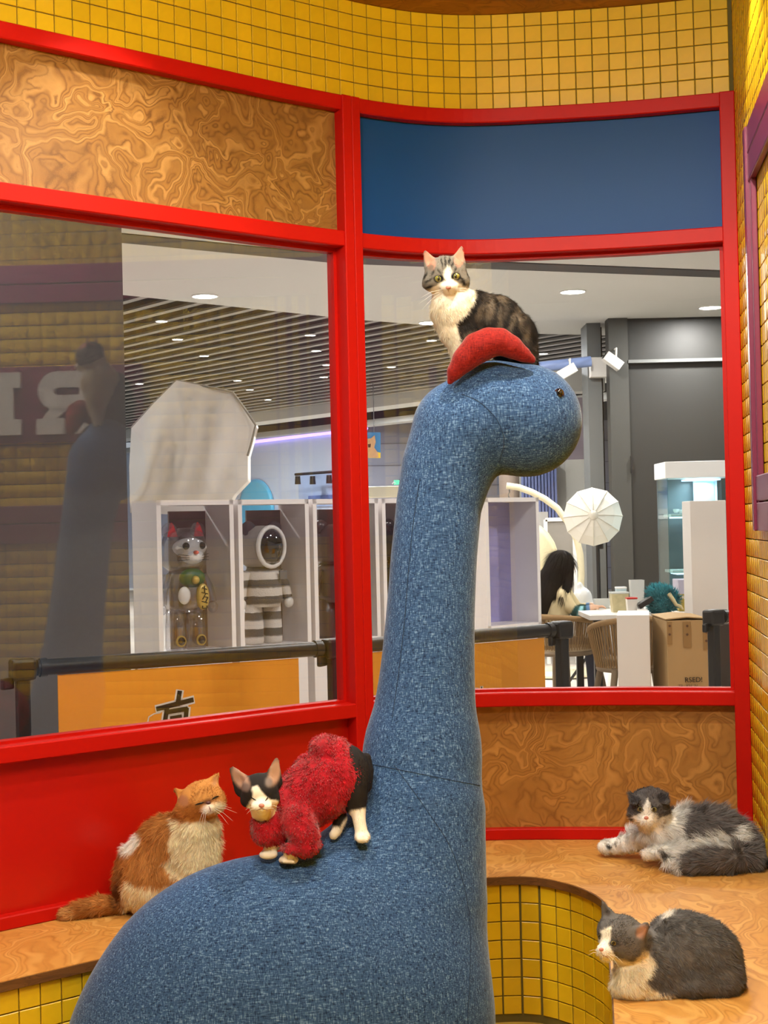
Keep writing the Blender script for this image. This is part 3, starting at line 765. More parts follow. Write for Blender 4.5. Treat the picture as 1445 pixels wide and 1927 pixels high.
def whiskers(cat, soft, lines, r=0.00035):
    mb = MB()
    for (x0, y0, x1, y1, dz) in lines:
        p = trace(soft, x0, y0, soft.Y0 - 0.5)
        if p is None: continue
        p = Vector(p); q = at(x1, y1, p.y + dz * p.y / F); m = (p + q) / 2 + Vector((0, 0, 0.004))
        mb.tube([p, m, q], [r, r * 0.8, r * 0.3], 4)
    o = mb.build('whiskers', M_WHISK, cat); o['kind'] = 'stuff'
def ear(s, base, tip, half, depth, nrm, tipr=3, fl=0.32, cup=True, k=5):
    s.flat((base[0], base[1], depth), (tip[0], tip[1], depth + 3), half, tipr, nrm, fl, k)
    if cup:
        mx_, my_ = base[0] * 0.55 + tip[0] * 0.45, base[1] * 0.55 + tip[1] * 0.45; L = math.hypot(tip[0] - base[0], tip[1] - base[1])
        ang = math.degrees(math.atan2(tip[0] - base[0], base[1] - tip[1])); n = Vector(nrm).normalized()
        s.sub((mx_ + n.x * half * .34, my_ - n.z * half * .34, depth + n.y * half * 0.34), (half * 0.50, L * 0.46, half * 0.30), ang, 2)
CATG = 'cats of the small glass room'
WHT = rgb(234, 222, 198)

# --- tabby-and-white cat sitting on the dinosaur's head
T = Soft(3.285, 9)
T.e((839, 520, -22), (41, 33, 37)).e((840, 505, -17), (33, 23, 31)).e((813, 533, -27), (19, 16, 21)).e((865, 531, -27), (19, 16, 21))
T.e((845, 540, -51), (17, 11, 14), 0, 6).e((845, 549, -46), (11, 7, 9), 0, 5).e((842, 527, -50), (8, 12, 9), 0, 6)
T.chain([(843, 540, -10, 31), (852, 570, -3, 40), (855, 590, -5, 43)]).chain([(853, 590, -6, 41), (858, 622, -10, 33), (866, 655, -14, 22), (868, 692, -14, 14)])
T.e((893, 596, 2), (48, 50, 40)).e((930, 611, 8), (57, 57, 45)).e((962, 636, 6), (50, 52, 47)).e((978, 664, 2), (35, 30, 42))
T.e((876, 634, -30), (17, 28, 13), 15).chain([(984, 672, -8, 15), (1003, 680, -18, 10), (1008, 700, -22, 8)])
ear(T, (812, 499), (800, 474), 16, -16, (-0.25, -1, 0.1), 4, 0.4); ear(T, (862, 493), (868, 465), 16, -16, (0.2, -1, 0.1), 3, 0.4)
TV, TQ, TN = soft_mesh(T, 0.0028, None, 2)
tab_d, tab_l = rgb(33, 28, 25), rgb(96, 84, 70)
GREY, DK = rgb(122, 116, 106), rgb(28, 26, 24)
T_layers = [('f', lambda x, y, P: sstep((np.sin((x * 0.95 + y * 0.30) / 6.3 + wob(P, 45, 5) * 1.6) - 0.35) * 1.5) * 0.35 * (x > 870), tab_l),
    ('e', 923, 579, 8, 24, 12, tab_l, 5), ('e', 965, 602, 5, 20, 15, tab_l, 4), ('e', 978, 598, 4, 17, -8, tab_l, 4), ('e', 945, 562, 9, 8, 20, tab_l, 4), ('e', 903, 588, 6, 14, 20, tab_l, 4),
    ('e', 886, 628, 12, 5, -20, tab_l, 4), ('e', 992, 630, 4, 13, 0, tab_l, 4), ('e', 876, 641, 8, 10, 0, tab_l, 4), ('e', 940, 600, 4, 18, 5, tab_l, 4),
    ('p', [(780, 470), (890, 455), (884, 535), (870, 550), (805, 552), (790, 540)], GREY, 3),
    ('p', [(793, 545), (812, 548), (880, 540), (893, 546), (896, 560), (880, 588), (858, 608), (868, 650), (866, 700), (820, 700), (795, 580)], WHT, 3),
    ('p', [(844, 497), (836, 510), (833, 520), (838, 528), (826, 533), (813, 541), (806, 550), (820, 568), (870, 566), (876, 545), (866, 535), (857, 528), (850, 520), (851, 510)], rgb(236, 226, 206), 2.5)]
for (x, y, rx, ry, rot) in ((832, 496, 1.8, 9, -8), (838, 493, 2, 11, -3), (845, 493, 2, 11, 5), (851, 497, 1.8, 9, 12), (826, 510, 1.4, 5, -35), (857, 507, 1.4, 5, 30), (806, 528, 2, 9, 60), (808, 540, 2, 9, 70), (868, 524, 2, 8, -60), (872, 532, 3, 6, -50), (800, 520, 2, 8, 20), (880, 514, 2, 9, -15), (815, 512, 1.3, 6, 30)):
    T_layers.append(('e', x, y, rx, ry, rot, DK, 1.6))
for (x, y) in ((825.3, 524.3), (857.5, 520)): T_layers.append(('e', x, y, 9.5, 7.5, -4, DK, 1.4))
T_layers += [('e', 808, 490, 9, 17, -22, rgb(196, 132, 108), 3), ('e', 865, 484, 9, 17, 14, rgb(196, 132, 108), 3), ('e', 811, 503, 5, 6, 0, rgb(120, 100, 86), 3)]
paint_T = lambda P: paint(P, tab_d, T_layers)
cat1 = thing('cat', at(905, 690, 3.285), 'tabby and white cat with green eyes sitting on top of the dinosaur head', 'cat', CATG)
arrmesh('body', TV, TQ, M_SKIN, cat1, True, paint_T(TV))
headT = lambda x, y, P: sstep((58 - np.hypot(x - 840, y - 520)) / 14)
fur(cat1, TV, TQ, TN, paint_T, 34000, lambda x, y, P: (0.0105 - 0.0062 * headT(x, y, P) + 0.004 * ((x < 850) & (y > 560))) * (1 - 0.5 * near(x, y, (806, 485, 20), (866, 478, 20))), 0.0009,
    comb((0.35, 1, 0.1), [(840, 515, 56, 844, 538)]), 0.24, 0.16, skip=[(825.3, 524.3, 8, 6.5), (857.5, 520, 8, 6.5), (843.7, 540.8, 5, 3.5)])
M_EYEG = plain('eye_olive_green', rgb(128, 124, 58), 0.1, coat=1.0, var=0.2, scale=400)
eye(cat1, T, 825.3, 524.3, 7.6, 6.4, M_EYEG, 0.36); eye(cat1, T, 857.5, 520, 7.6, 6.4, M_EYEG, 0.36); nose(cat1, T, 843.7, 540.6, 5.2, 3.6, M_NOSEP)
slit(cat1, T, [(843.5, 545), (844, 549)], 0.0008, 'mouth', M_NOSEG)
whiskers(cat1, T, [(832, 545, 792, 560, -8), (832, 547, 788, 572, -6), (833, 549, 794, 582, -4), (857, 543, 890, 548, -8), (857, 545, 892, 556, -6)])

# --- orange-and-white flat-faced cat on the bench
X = Soft(3.56, 11)
X.e((378, 1505, -18), (43, 35, 38), -20).e((362, 1523, -28), (24, 20, 22)).e((408, 1511, -26), (16, 19, 20)).e((393, 1522, -50), (15, 10, 9), -18, 6).e((396, 1532, -44), (10, 6, 8), 0, 5)
X.chain([(368, 1532, -4, 40), (366, 1562, 0, 49), (364, 1612, -4, 47), (362, 1660, -8, 40), (362, 1712, -10, 30)], 14)
X.e((312, 1590, 8), (60, 56, 54), -30, 16).e((280, 1632, 6), (62, 60, 56), 0, 16).e((276, 1662, -10), (63, 54, 50), 0, 14).e((322, 1672, -26), (46, 42, 24), 15, 12)
X.chain([(232, 1702, -8, 17), (190, 1704, -20, 19), (155, 1711, -32, 18), (126, 1723, -40, 15)], 8)
X.chain([(395, 1600, -16, 20), (398, 1660, -20, 15), (400, 1706, -24, 14)], 10)
ear(X, (350, 1503), (331, 1487), 15, -12, (-0.4, -1, 0.2), 5, 0.42); ear(X, (398, 1476), (412, 1454), 15, -6, (0.3, -1, 0.2), 2, 0.42)
XV, XQ, XN = soft_mesh(X, 0.0032, lambda P: BZ + 0.0015 - P[..., 2], 2)
ORG, ORD, CRM = rgb(188, 126, 64), rgb(146, 90, 42), rgb(240, 222, 184)
X_layers = [('f', lambda x, y, P: sstep(wob(P, 40, 7) * 0.9) * 0.30, ORD),
    ('p', [(320, 1540), (345, 1548), (366, 1546), (385, 1545), (425, 1535), (425, 1740), (316, 1640), (306, 1625), (322, 1612), (316, 1588), (325, 1560)], CRM, 4),
    ('e', 246, 1586, 15, 24, 34, rgb(250, 244, 232), 4), ('p', [(226, 1690), (238, 1658), (262, 1668), (300, 1672), (320, 1665), (330, 1720), (236, 1722)], CRM, 5),
    ('e', 221, 1680, 7, 34, 4, rgb(112, 70, 40), 5), ('e', 128, 1722, 15, 15, 0, rgb(206, 156, 96), 5),
    ('p', [(336, 1470), (422, 1455), (428, 1530), (400, 1538), (384, 1545), (352, 1548), (328, 1530)], rgb(206, 142, 74), 4),
    ('e', 362, 1528, 22, 14, 20, rgb(176, 108, 46), 6), ('e', 345, 1507, 9, 11, -30, rgb(176, 120, 82), 4), ('e', 405, 1470, 5, 9, 20, rgb(196, 140, 92), 3),
    ('e', 391, 1509, 14, 5, -22, rgb(96, 56, 36), 4), ('e', 392, 1523, 13, 9, -18, rgb(240, 220, 200), 3), ('e', 412, 1521, 12, 12, 0, CRM, 5)]
for (x, y, rx, ry, rot) in ((374, 1492, 1.4, 9, 30), (383, 1489, 1.4, 9, 18), (391, 1486, 1.4, 8, 5), (366, 1497, 1.3, 8, 45), (398, 1484, 1.3, 7, -8), (352, 1519, 1.5, 8, 60), (230, 1640, 3, 12, 20)):
    X_layers.append(('e', x, y, rx, ry, rot, ORD, 2))
paint_X = lambda P: paint(P, ORG, X_layers)
cat2 = thing('cat', (*at(300, 1700, 3.56).xy, BZ), 'orange and white flat-faced cat sitting on the bench against the red panel', 'cat', CATG)
arrmesh('body', XV, XQ, M_SKIN, cat2, True, paint_X(XV))
headX = lambda x, y, P: sstep((54 - np.hypot(x - 378, y - 1505)) / 14)
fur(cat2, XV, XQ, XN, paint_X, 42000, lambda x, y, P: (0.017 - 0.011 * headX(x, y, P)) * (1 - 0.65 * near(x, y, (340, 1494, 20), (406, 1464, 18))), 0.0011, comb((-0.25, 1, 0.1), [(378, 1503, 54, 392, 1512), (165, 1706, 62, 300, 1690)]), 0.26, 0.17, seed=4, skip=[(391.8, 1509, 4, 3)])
slit(cat2, X, [(367, 1515), (373, 1513), (379, 1511), (384, 1510)], 0.0022); slit(cat2, X, [(399, 1504), (404, 1501), (409, 1499), (412, 1498)], 0.0022)
nose(cat2, X, 391.8, 1511, 5, 3.2, plain('nose_brown', rgb(92, 52, 44), 0.5)); slit(cat2, X, [(393, 1517), (395, 1522), (397, 1527)], 0.0014, 'mouth', M_NOSEG)
whiskers(cat2, X, [(406, 1518, 436, 1521, -10), (406, 1520, 446, 1530, -8), (405, 1522, 438, 1545, -8), (404, 1524, 430, 1552, -8), (386, 1524, 380, 1552, -14), (385, 1523, 374, 1550, -12), (388, 1525, 384, 1560, -14)])

# --- black-and-white large-eared cat in a red fleece jumper, on the dinosaur's back
def ty(x, y, d=3.02):
    p = trace(D, x, y, 2.0); return float(p[1]) if p is not None else d
Yp = ty(681, 1583); Yf = ty(520, 1622)
V_ = Soft(3.05, 8); off = lambda Y: (Y - 3.05) * F / 3.05
hz = off(Yp) - 14
V_.e((489, 1489, -46), (35, 31, 34)).e((489, 1476, -40), (29, 20, 28)).e((467, 1506, -52), (15, 14, 16)).e((512, 1504, -52), (15, 14, 16)).e((492, 1517, -76), (20, 12, 14), 0, 6).e((493, 1510, -72), (10, 10, 12), 0, 5).e((493, 1527, -70), (12, 8, 10), 0, 5)
V_.chain([(495, 1515, -36, 26), (503, 1545, -22, 26), (515, 1570, -10, 30)])
V_.chain([(520, 1560, -8, 32), (560, 1515, 8, 48), (605, 1478, 20, 58), (645, 1455, 26, 52)], 12).e((662, 1456, 18), (32, 54, 40), -8).e((668, 1490, 0), (24, 44, 26), 8)
V_.chain([(672, 1508, hz + 18, 17), (676, 1545, hz + 6, 12), (681, 1572, hz, 12)]).e((682, 1575, hz - 4), (15, 11, 15), 0, 5)
V_.chain([(640, 1540, hz + 30, 14), (634, 1562, hz + 26, 10), (628, 1571, hz + 18, 9)])
V_.chain([(512, 1580, -20, 13), (508, 1598, -26, 11)]).e((505, 1608, -32), (18, 9, 14), 0, 5).chain([(552, 1580, -40, 14), (545, 1606, -52, 12)]).e((543, 1618, -46), (19, 10, 15), 0, 5)
V_.chain([(690, 1480, 26, 10), (694, 1450, 34, 9), (690, 1425, 40, 8)])
for tx in (-9, -3, 3, 9): V_.e((543 + tx, 1621, -58), (4.2, 5.5, 5), 0, 2).e((682 + tx * .85, 1580, hz - 16), (4, 6, 5), 0, 2)
ear(V_, (459, 1480), (438, 1449), 23, -30, (-0.35, -1, 0.05), 8, 0.26); ear(V_, (513, 1470), (520, 1432), 20, -30, (0.25, -1, 0.05), 7, 0.26)
VV, VQ, VN = soft_mesh(V_, 0.0027, None, 2)
BLK, CR2 = rgb(40, 36, 35), rgb(252, 242, 222)
V_layers = [('p', [(474, 1480), (484, 1478), (492, 1490), (500, 1498), (508, 1504), (524, 1507), (526, 1530), (530, 1565), (470, 1565), (464, 1520), (474, 1503), (472, 1492)], CR2, 2),
    ('p', [(660, 1526), (700, 1518), (702, 1592), (600, 1592), (606, 1554), (640, 1556)], CR2, 3), ('p', [(480, 1588), (570, 1592), (570, 1626), (480, 1620)], CR2, 3),
    ('e', 452, 1464, 13, 24, -32, rgb(176, 138, 118), 4), ('e', 517, 1453, 11, 24, 12, rgb(186, 146, 118), 4), ('e', 462, 1481, 8, 8, 0, rgb(120, 100, 92), 4), ('e', 506, 1472, 7, 9, 0, rgb(130, 116, 108), 4),
    ('e', 509, 1540, 2, 18, 18, rgb(196, 150, 120), 2), ('e', 503, 1545, 1.5, 16, 18, rgb(206, 164, 132), 2),
    ('e', 470, 1497, 5, 10, 20, BLK, 2), ('e', 513, 1495, 8, 9, 0, BLK, 2)]
paint_V = lambda P: paint(P, BLK, V_layers, 0.7)
cat3 = thing('cat', at(600, 1600, 3.05), 'black and white big-eared cat in a red fleece jumper on the dinosaur back', 'cat', CATG)
arrmesh('body', VV, VQ, M_SKIN, cat3, True, paint_V(VV))
fur(cat3, VV, VQ, VN, paint_V, 16000, lambda x, y, P: np.where(x > 600, 0.006, 0.003), 0.0008, comb((0.3, 1, 0.1), [(489, 1490, 50, 492, 1516)]), 0.2, 0.14, seed=5, skip=[(492, 1516, 5, 4)])
slit(cat3, V_, [(472, 1500), (477, 1503.5), (482, 1506)], 0.0014); slit(cat3, V_, [(499, 1507), (502.5, 1503), (504, 1498)], 0.0016)
nose(cat3, V_, 492, 1516, 5.6, 4.2, M_NOSEP); slit(cat3, V_, [(482, 1525), (488, 1523), (492.5, 1521), (497, 1523), (503, 1524)], 0.0008, 'mouth', M_NOSEG)
whiskers(cat3, V_, [(480, 1520, 462, 1524, -10), (480, 1522, 464, 1532, -8), (506, 1518, 524, 1520, -10), (506, 1521, 522, 1528, -8)])
J = Soft(3.05, 10)
J.chain([(512, 1556, -14, 39), (556, 1517, 6, 56), (605, 1478, 19, 66), (632, 1462, 25, 62)], 12)
J.e((618, 1411, 20), (36, 28, 38), 15, 8).e((650, 1452, 20), (20, 62, 44), -6, 10)
J.e((500, 1553, -40), (28, 30, 22), -20).e((498, 1568, -36), (22, 22, 24))
J.chain([(560, 1540, -38, 34), (572, 1572, -50, 30), (575, 1586, -52, 27)], 10).e((566, 1594, -54), (40, 12, 26), -3, 6)
J.sub((489, 1512, -62), (31, 38, 60), -8, 5)
JV, JQ, JN = soft_mesh(J, 0.0032, None, 2)
RD = rgb(182, 10, 32)
M_FLEECE = col_mat('red_fleece', 0.9, 0.15, 0.6)
paint_J = lambda P: np.clip(np.array(RD[:3]) * (1 + 0.22 * wob(P, 160, 21))[:, None], 0, 1)
jum = arrmesh('jumper', JV, JQ, M_FLEECE, cat3, True, paint_J(JV)); jum['label'] = 'curly red fleece jumper'
fz = fur(jum, JV, JQ, JN, paint_J, 30000, lambda x, y, P: np.full(len(x), 0.0075), 0.0019, comb((0.2, 1, 0)), 0.45, 0.45, 'fleece_pile', M_FLEECE, 6, 0.9, None, 0.7, 0.22)

# --- fluffy grey-and-white cat lying in the corner
B4 = Soft(3.92, 10)
B4.e((1222, 1521, -18), (36, 31, 33)).e((1222, 1506, -12), (32, 22, 30)).e((1200, 1533, -24), (17, 14, 18)).e((1242, 1533, -22), (17, 14, 18)).e((1216, 1543, -42), (15, 10, 12), 0, 6).e((1217, 1551, -38), (9, 6, 8), 0, 5)
B4.flat((1196, 1500, -28), (1193, 1510, -44), 12, 9, (-0.2, -0.6, 1), 0.3, 3).flat((1245, 1499, -28), (1252, 1509, -42), 13, 9, (0.2, -0.6, 1), 0.3, 3)
B4.chain([(1228, 1540, 0, 30), (1252, 1566, 5, 40), (1300, 1570, 10, 52), (1345, 1576, 6, 56), (1372, 1588, -6, 50)], 12).e((1370, 1590, -14), (48, 44, 44), 10)
B4.chain([(1225, 1572, 10, 24), (1196, 1583, 40, 19), (1160, 1592, 62, 15), (1143, 1593, 70, 14)], 8).e((1139, 1594, 70), (15, 12, 14), 0, 5)
B4.chain([(1262, 1590, -6, 24), (1240, 1602, -20, 16), (1222, 1607, -26, 12)], 8).e((1219, 1607, -26), (13, 10, 12), 0, 5)
B4.chain([(1345, 1592, -34, 30), (1295, 1602, -40, 20), (1250, 1606, -44, 13)], 9).e((1246, 1607, -45), (14, 10, 11), 0, 5)
B4.chain([(1330, 1606, -50, 18), (1280, 1618, -56, 14), (1264, 1621, -58, 12)], 8)
B4.chain([(1412, 1592, -20, 22), (1408, 1612, -52, 24), (1370, 1616, -72, 25), (1325, 1622, -76, 22), (1286, 1631, -76, 13)], 9)
BV, BQ, BN = soft_mesh(B4, 0.0035, lambda P: BZ + 0.0015 - P[..., 2], 2)
GR4, GRL, W4 = rgb(122, 117, 116), rgb(164, 158, 152), rgb(252, 249, 242)
B_layers = [('f', lambda x, y, P: sstep(wob(P, 50, 9) * 0.9) * 0.35, GRL),
    ('p', [(1110, 1555), (1185, 1548), (1236, 1545), (1262, 1524), (1284, 1508), (1292, 1518), (1278, 1545), (1284, 1572), (1300, 1580), (1330, 1573), (1350, 1578), (1370, 1566), (1384, 1550), (1404, 1562), (1392, 1580), (1380, 1596), (1340, 1596), (1300, 1604), (1285, 1618), (1283, 1640), (1110, 1640)], W4, 4),
    ('p', [(1180, 1480), (1268, 1480), (1264, 1528), (1252, 1537), (1234, 1533), (1214, 1528), (1196, 1536), (1184, 1528)], rgb(100, 96, 97), 3),
    ('p', [(1215, 1507), (1221, 1507), (1228, 1528), (1238, 1536), (1232, 1556), (1196, 1556), (1192, 1538), (1206, 1532), (1209, 1520)], W4, 2.5),
    ('e', 1145, 1592, 5, 4, 0, rgb(70, 66, 62), 2), ('e', 1159, 1586, 3, 4, 0, rgb(70, 66, 62), 2), ('e', 1246, 1606, 7, 5, 10, rgb(90, 84, 78), 4), ('e', 1252, 1612, 5, 3, 0, rgb(70, 66, 62), 2),
    ('e', 1196, 1504, 8, 8, 0, rgb(60, 56, 58), 3), ('e', 1245, 1502, 10, 8, 0, rgb(60, 56, 58), 3)]
for (x, y) in ((1204.6, 1523.3), (1230.6, 1523.8)): B_layers.append(('e', x, y, 7.5, 6.5, 0, rgb(44, 40, 40), 1.5))
paint_B = lambda P: paint(P, GR4, B_layers, 2.0)
cat4 = thing('cat', (*at(1300, 1615, 3.90).xy, BZ), 'fluffy long-haired grey and white cat lying in the corner of the bench', 'cat', CATG)
arrmesh('body', BV, BQ, M_SKIN, cat4, True, paint_B(BV))
headB = lambda x, y, P: sstep((50 - np.hypot(x - 1221, y - 1522)) / 14)
legB = lambda x, y, P: sstep((1262 - x) / 25) * sstep((y - 1566) / 14)
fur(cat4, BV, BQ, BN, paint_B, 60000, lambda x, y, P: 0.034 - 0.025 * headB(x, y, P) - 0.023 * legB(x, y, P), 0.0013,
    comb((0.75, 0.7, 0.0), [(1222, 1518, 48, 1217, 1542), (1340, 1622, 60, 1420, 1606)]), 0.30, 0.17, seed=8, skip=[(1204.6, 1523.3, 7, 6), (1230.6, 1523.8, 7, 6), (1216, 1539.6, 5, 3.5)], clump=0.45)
M_EYEY = plain('eye_amber_grey', rgb(118, 110, 70), 0.1, coat=1.0, var=0.2, scale=400)
eye(cat4, B4, 1204.6, 1523.3, 6.0, 5.4, M_EYEY, 0.45); eye(cat4, B4, 1230.6, 1523.8, 6.0, 5.4, M_EYEY, 0.45); nose(cat4, B4, 1216, 1539.2, 4.6, 3.4, M_NOSEP)
slit(cat4, B4, [(1216.3, 1543), (1216.8, 1547)], 0.0008, 'mouth', M_NOSEG)
whiskers(cat4, B4, [(1206, 1544, 1178, 1540, -14), (1206, 1546, 1180, 1552, -12), (1228, 1544, 1250, 1546, -14), (1228, 1546, 1252, 1554, -12)])

# --- grey-and-white shorthair loafing near the bench edge
L5 = Soft(2.88, 11)
L5.e((1171, 1766, -30), (45, 40, 42)).e((1186, 1785, -44), (28, 25, 26)).e((1142, 1788, -58), (17, 17, 20), 0, 8).e((1134, 1789, -66), (11, 11, 14), 0, 6).e((1141, 1800, -58), (12, 9, 12), 0, 6).e((1160, 1748, -30), (36, 25, 34))
L5.chain([(1190, 1780, -10, 42), (1210, 1808, 0, 56), (1240, 1822, 4, 60)], 14).e((1203, 1840, -26), (50, 44, 40)).e((1182, 1858, -34), (34, 22, 32)).e((1235, 1866, -36), (42, 16, 26))
L5.e((1285, 1800, 20), (78, 84, 74), 0, 18).e((1324, 1812, 26), (72, 82, 78), 0, 18).e((1345, 1838, 10), (54, 46, 70), 0, 14).e((1300, 1846, -14), (56, 34, 52), 0, 12)
ear(L5, (1146, 1728), (1132, 1694), 17, -24, (-0.7, -0.8, 0.2), 2, 0.42, True); ear(L5, (1197, 1764), (1215, 1743), 19, -58, (0.35, -1, 0.15), 9, 0.42)
LV, LQ, LN = soft_mesh(L5, 0.0032, lambda P: BZ + 0.0015 - P[..., 2], 2)
GR5, GD5 = rgb(104, 100, 97), rgb(78, 74, 72)
L_layers = [('f', lambda x, y, P: sstep(wob(P, 60, 10) * 0.9) * 0.4, GD5),
    ('p', [(1112, 1800), (1152, 1800), (1190, 1812), (1206, 1800), (1214, 1788), (1224, 1800), (1234, 1812), (1228, 1828), (1212, 1850), (1240, 1868), (1268, 1874), (1275, 1890), (1112, 1890)], rgb(246, 232, 204), 4),
    ('e', 1256, 1720, 12, 6, -28, rgb(236, 228, 214), 4),
    ('p', [(1148, 1745), (1152, 1743), (1148, 1770), (1149, 1788), (1158, 1800), (1160, 1815), (1118, 1815), (1116, 1772), (1128, 1764), (1130, 1752)], rgb(248, 240, 222), 2.5),
    ('e', 1207, 1753, 9, 13, 25, rgb(176, 132, 108), 4), ('e', 1141, 1712, 5, 13, -15, rgb(92, 84, 80), 3), ('e', 1128, 1762, 4, 6, 0, rgb(40, 38, 36), 2), ('e', 1155, 1776, 10, 7, 0, rgb(46, 43, 42), 3)]
paint_L = lambda P: paint(P, GR5, L_layers, 1.4)
cat5 = thing('cat', (*at(1280, 1870, 2.9).xy, BZ), 'plump grey and white shorthair cat loafing with tucked paws at the bench edge', 'cat', CATG)
arrmesh('body', LV, LQ, M_SKIN, cat5, True, paint_L(LV))
headL = lambda x, y, P: sstep((58 - np.hypot(x - 1168, y - 1768)) / 14)
fur(cat5, LV, LQ, LN, paint_L, 52000, lambda x, y, P: (0.0115 - 0.006 * headL(x, y, P)) * (1 - 0.65 * near(x, y, (1139, 1710, 22), (1208, 1752, 20))), 0.0009, comb((0.6, 0.9, 0.1), [(1168, 1765, 58, 1134, 1788)]), 0.26, 0.18, seed=9, skip=[(1154.5, 1775.5, 6, 5), (1132.8, 1787.4, 5, 3.5)])
M_EYED = plain('eye_dark_amber', rgb(112, 96, 50), 0.1, coat=1.0)
eye(cat5, L5, 1154.5, 1775.5, 6.4, 5.4, M_EYED, 0.5); eye(cat5, L5, 1128.5, 1763, 3.0, 5.0, M_EYED, 0.8); nose(cat5, L5, 1131.5, 1787, 4.6, 3.6, M_NOSEP)
slit(cat5, L5, [(1131, 1792), (1134, 1797), (1140, 1800), (1146, 1803)], 0.0008, 'mouth', M_NOSEG)
whiskers(cat5, L5, [(1146, 1798, 1164, 1820, -10), (1148, 1796, 1172, 1812, -10), (1144, 1800, 1156, 1824, -10), (1127, 1792, 1108, 1790, -10), (1127, 1794, 1106, 1798, -10)])

# ------------------------------------------------------------------ the mall hall behind the glass
A_ = Vector((-0.636, 0.772, 0)); B_ = Vector((0.772, 0.636, 0)); AZ = math.atan2(A_.y, A_.x); BA = math.atan2(B_.y, B_.x)
M_SOFF = plain('soffit_white', rgb(206, 206, 202), 0.8, var=0.02, scale=3)
M_DARKC = plain('dark_ceiling_void', rgb(9, 9, 8), 0.95)
M_SLAT = plain('slat_pale_metal', rgb(142, 140, 134), 0.5, var=0.03)
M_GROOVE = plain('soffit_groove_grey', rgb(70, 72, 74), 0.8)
M_LENS = plain('mall_lens', rgb(255, 252, 245), 0.4, emit=(1, .97, .92, 1), es=14)
M_MFLOOR = plain('mall_floor_stone', rgb(206, 196, 182), 0.35, var=0.06, scale=3)
MB().box((0, 18.0, -0.06), (34, 30, 0.1)).build('mall_floor', M_MFLOOR, None, kind='structure')
border = [(-9, 5.2), (-2.055, 11.354), (-0.29, 12.95), (1.525, 14.268), (3.645, 14.967), (10, 16.2)]
mc = thing('ceiling_mall', (0, 12, H(1.9)), kind='structure')
MB().prism(border[::-1] + [(-9, 3.2), (-2.3, 3.2), (10, 3.2)], (0, 0, H(1.9)), (1, 0, 0), (0, 1, 0), (0, 0, 0.09)).build('soffit_board', M_SOFF, mc)
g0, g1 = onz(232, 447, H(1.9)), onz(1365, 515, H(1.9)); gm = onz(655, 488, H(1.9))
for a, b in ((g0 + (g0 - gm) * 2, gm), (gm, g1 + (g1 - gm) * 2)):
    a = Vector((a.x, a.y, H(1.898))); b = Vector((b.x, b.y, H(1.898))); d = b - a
    MB().box((a + b) / 2, (d.length + .05, 0.26, 0.012), math.atan2(d.y, d.x)).build('grey_groove', M_GROOVE, mc)  # thin grey strip along the groove line of the soffit
MB().box((0, 20, H(2.36)), (40, 34, 0.05)).build('ceiling_void_board', M_DARKC, mc)
me0 = MB().box((0, 0, 0), (34, 0.082, 0.02)); sl0 = None
for i in range(38):
    c = B_ * (3.6 + 0.3 * i) + A_ * 10
    if sl0 is None:
        sl0 = me0.build('slat', M_SLAT, None); sl = sl0
    else: sl = bpy.data.objects.new('slat', sl0.data); COL.objects.link(sl)
    sl.parent = mc; sl.location = Vector((c.x, c.y, H(2.06))) - porigin(mc); sl.rotation_euler = (0, 0, AZ)
bc = at(640, 764, 23.7)
MB().box((bc.x, bc.y, H(2.02)), (30, 0.5, 0.25), AZ).build('beam', M_SOFF, None, kind='structure')
bc2 = Vector((bc.x, bc.y, 0)) + B_ * 2.2
MB().box((bc2.x, bc2.y, H(1.93)), (30, 0.35, 0.10), AZ).build('beam', M_SOFF, None, kind='structure')
def downlight(p, r, lab, grp):
    d = thing('ceiling_lamp', p, lab, 'ceiling lamp', grp)
    MB().lathe([(r * 1.12, 0.0), (r * 1.12, -0.008), (r, -0.010), (r, -0.002)], p, 20).build('ring', M_WHITE, d)
    MB().lathe([(0.0001, -0.004), (r, -0.004)], p, 20).build('lens', M_LENS, d)
for i, (x, y) in enumerate(SOFFIT_LAMPS[:5]):
    downlight(Vector((x, y, H(1.9))), 0.10, ['round bright downlight in the pale soffit over the draped softbox', 'large bright downlight in the pale soffit right of the middle red post', 'bright downlight in the pale soffit above the dinosaur muzzle', 'bright downlight in the pale soffit next to the end red post', 'bright downlight at the soffit edge behind the tabby cat chest'][i], 'downlights of the mall soffit')
ORD = ['first', 'second', 'third', 'fourth', 'fifth', 'sixth', 'seventh', 'eighth', 'ninth', 'tenth', 'eleventh', 'twelfth', 'thirteenth', 'fourteenth']
for i, (x, y) in enumerate(sorted(((303.8, 603.8), (334, 638), (384, 669), (447, 715.7), (470, 733), (504, 751.7), (262, 721.8), (583.7, 630), (595, 659.6), (615, 686), (609.3, 709), (1022, 665), (736, 690), (812, 640)))):
    p = onz(x, y, H(2.035)); downlight(p, 0.055, 'tiny bright spot lamp between the ceiling slats, %s counting from the dark pillar' % ORD[i], 'spot lamps in the slatted ceiling')
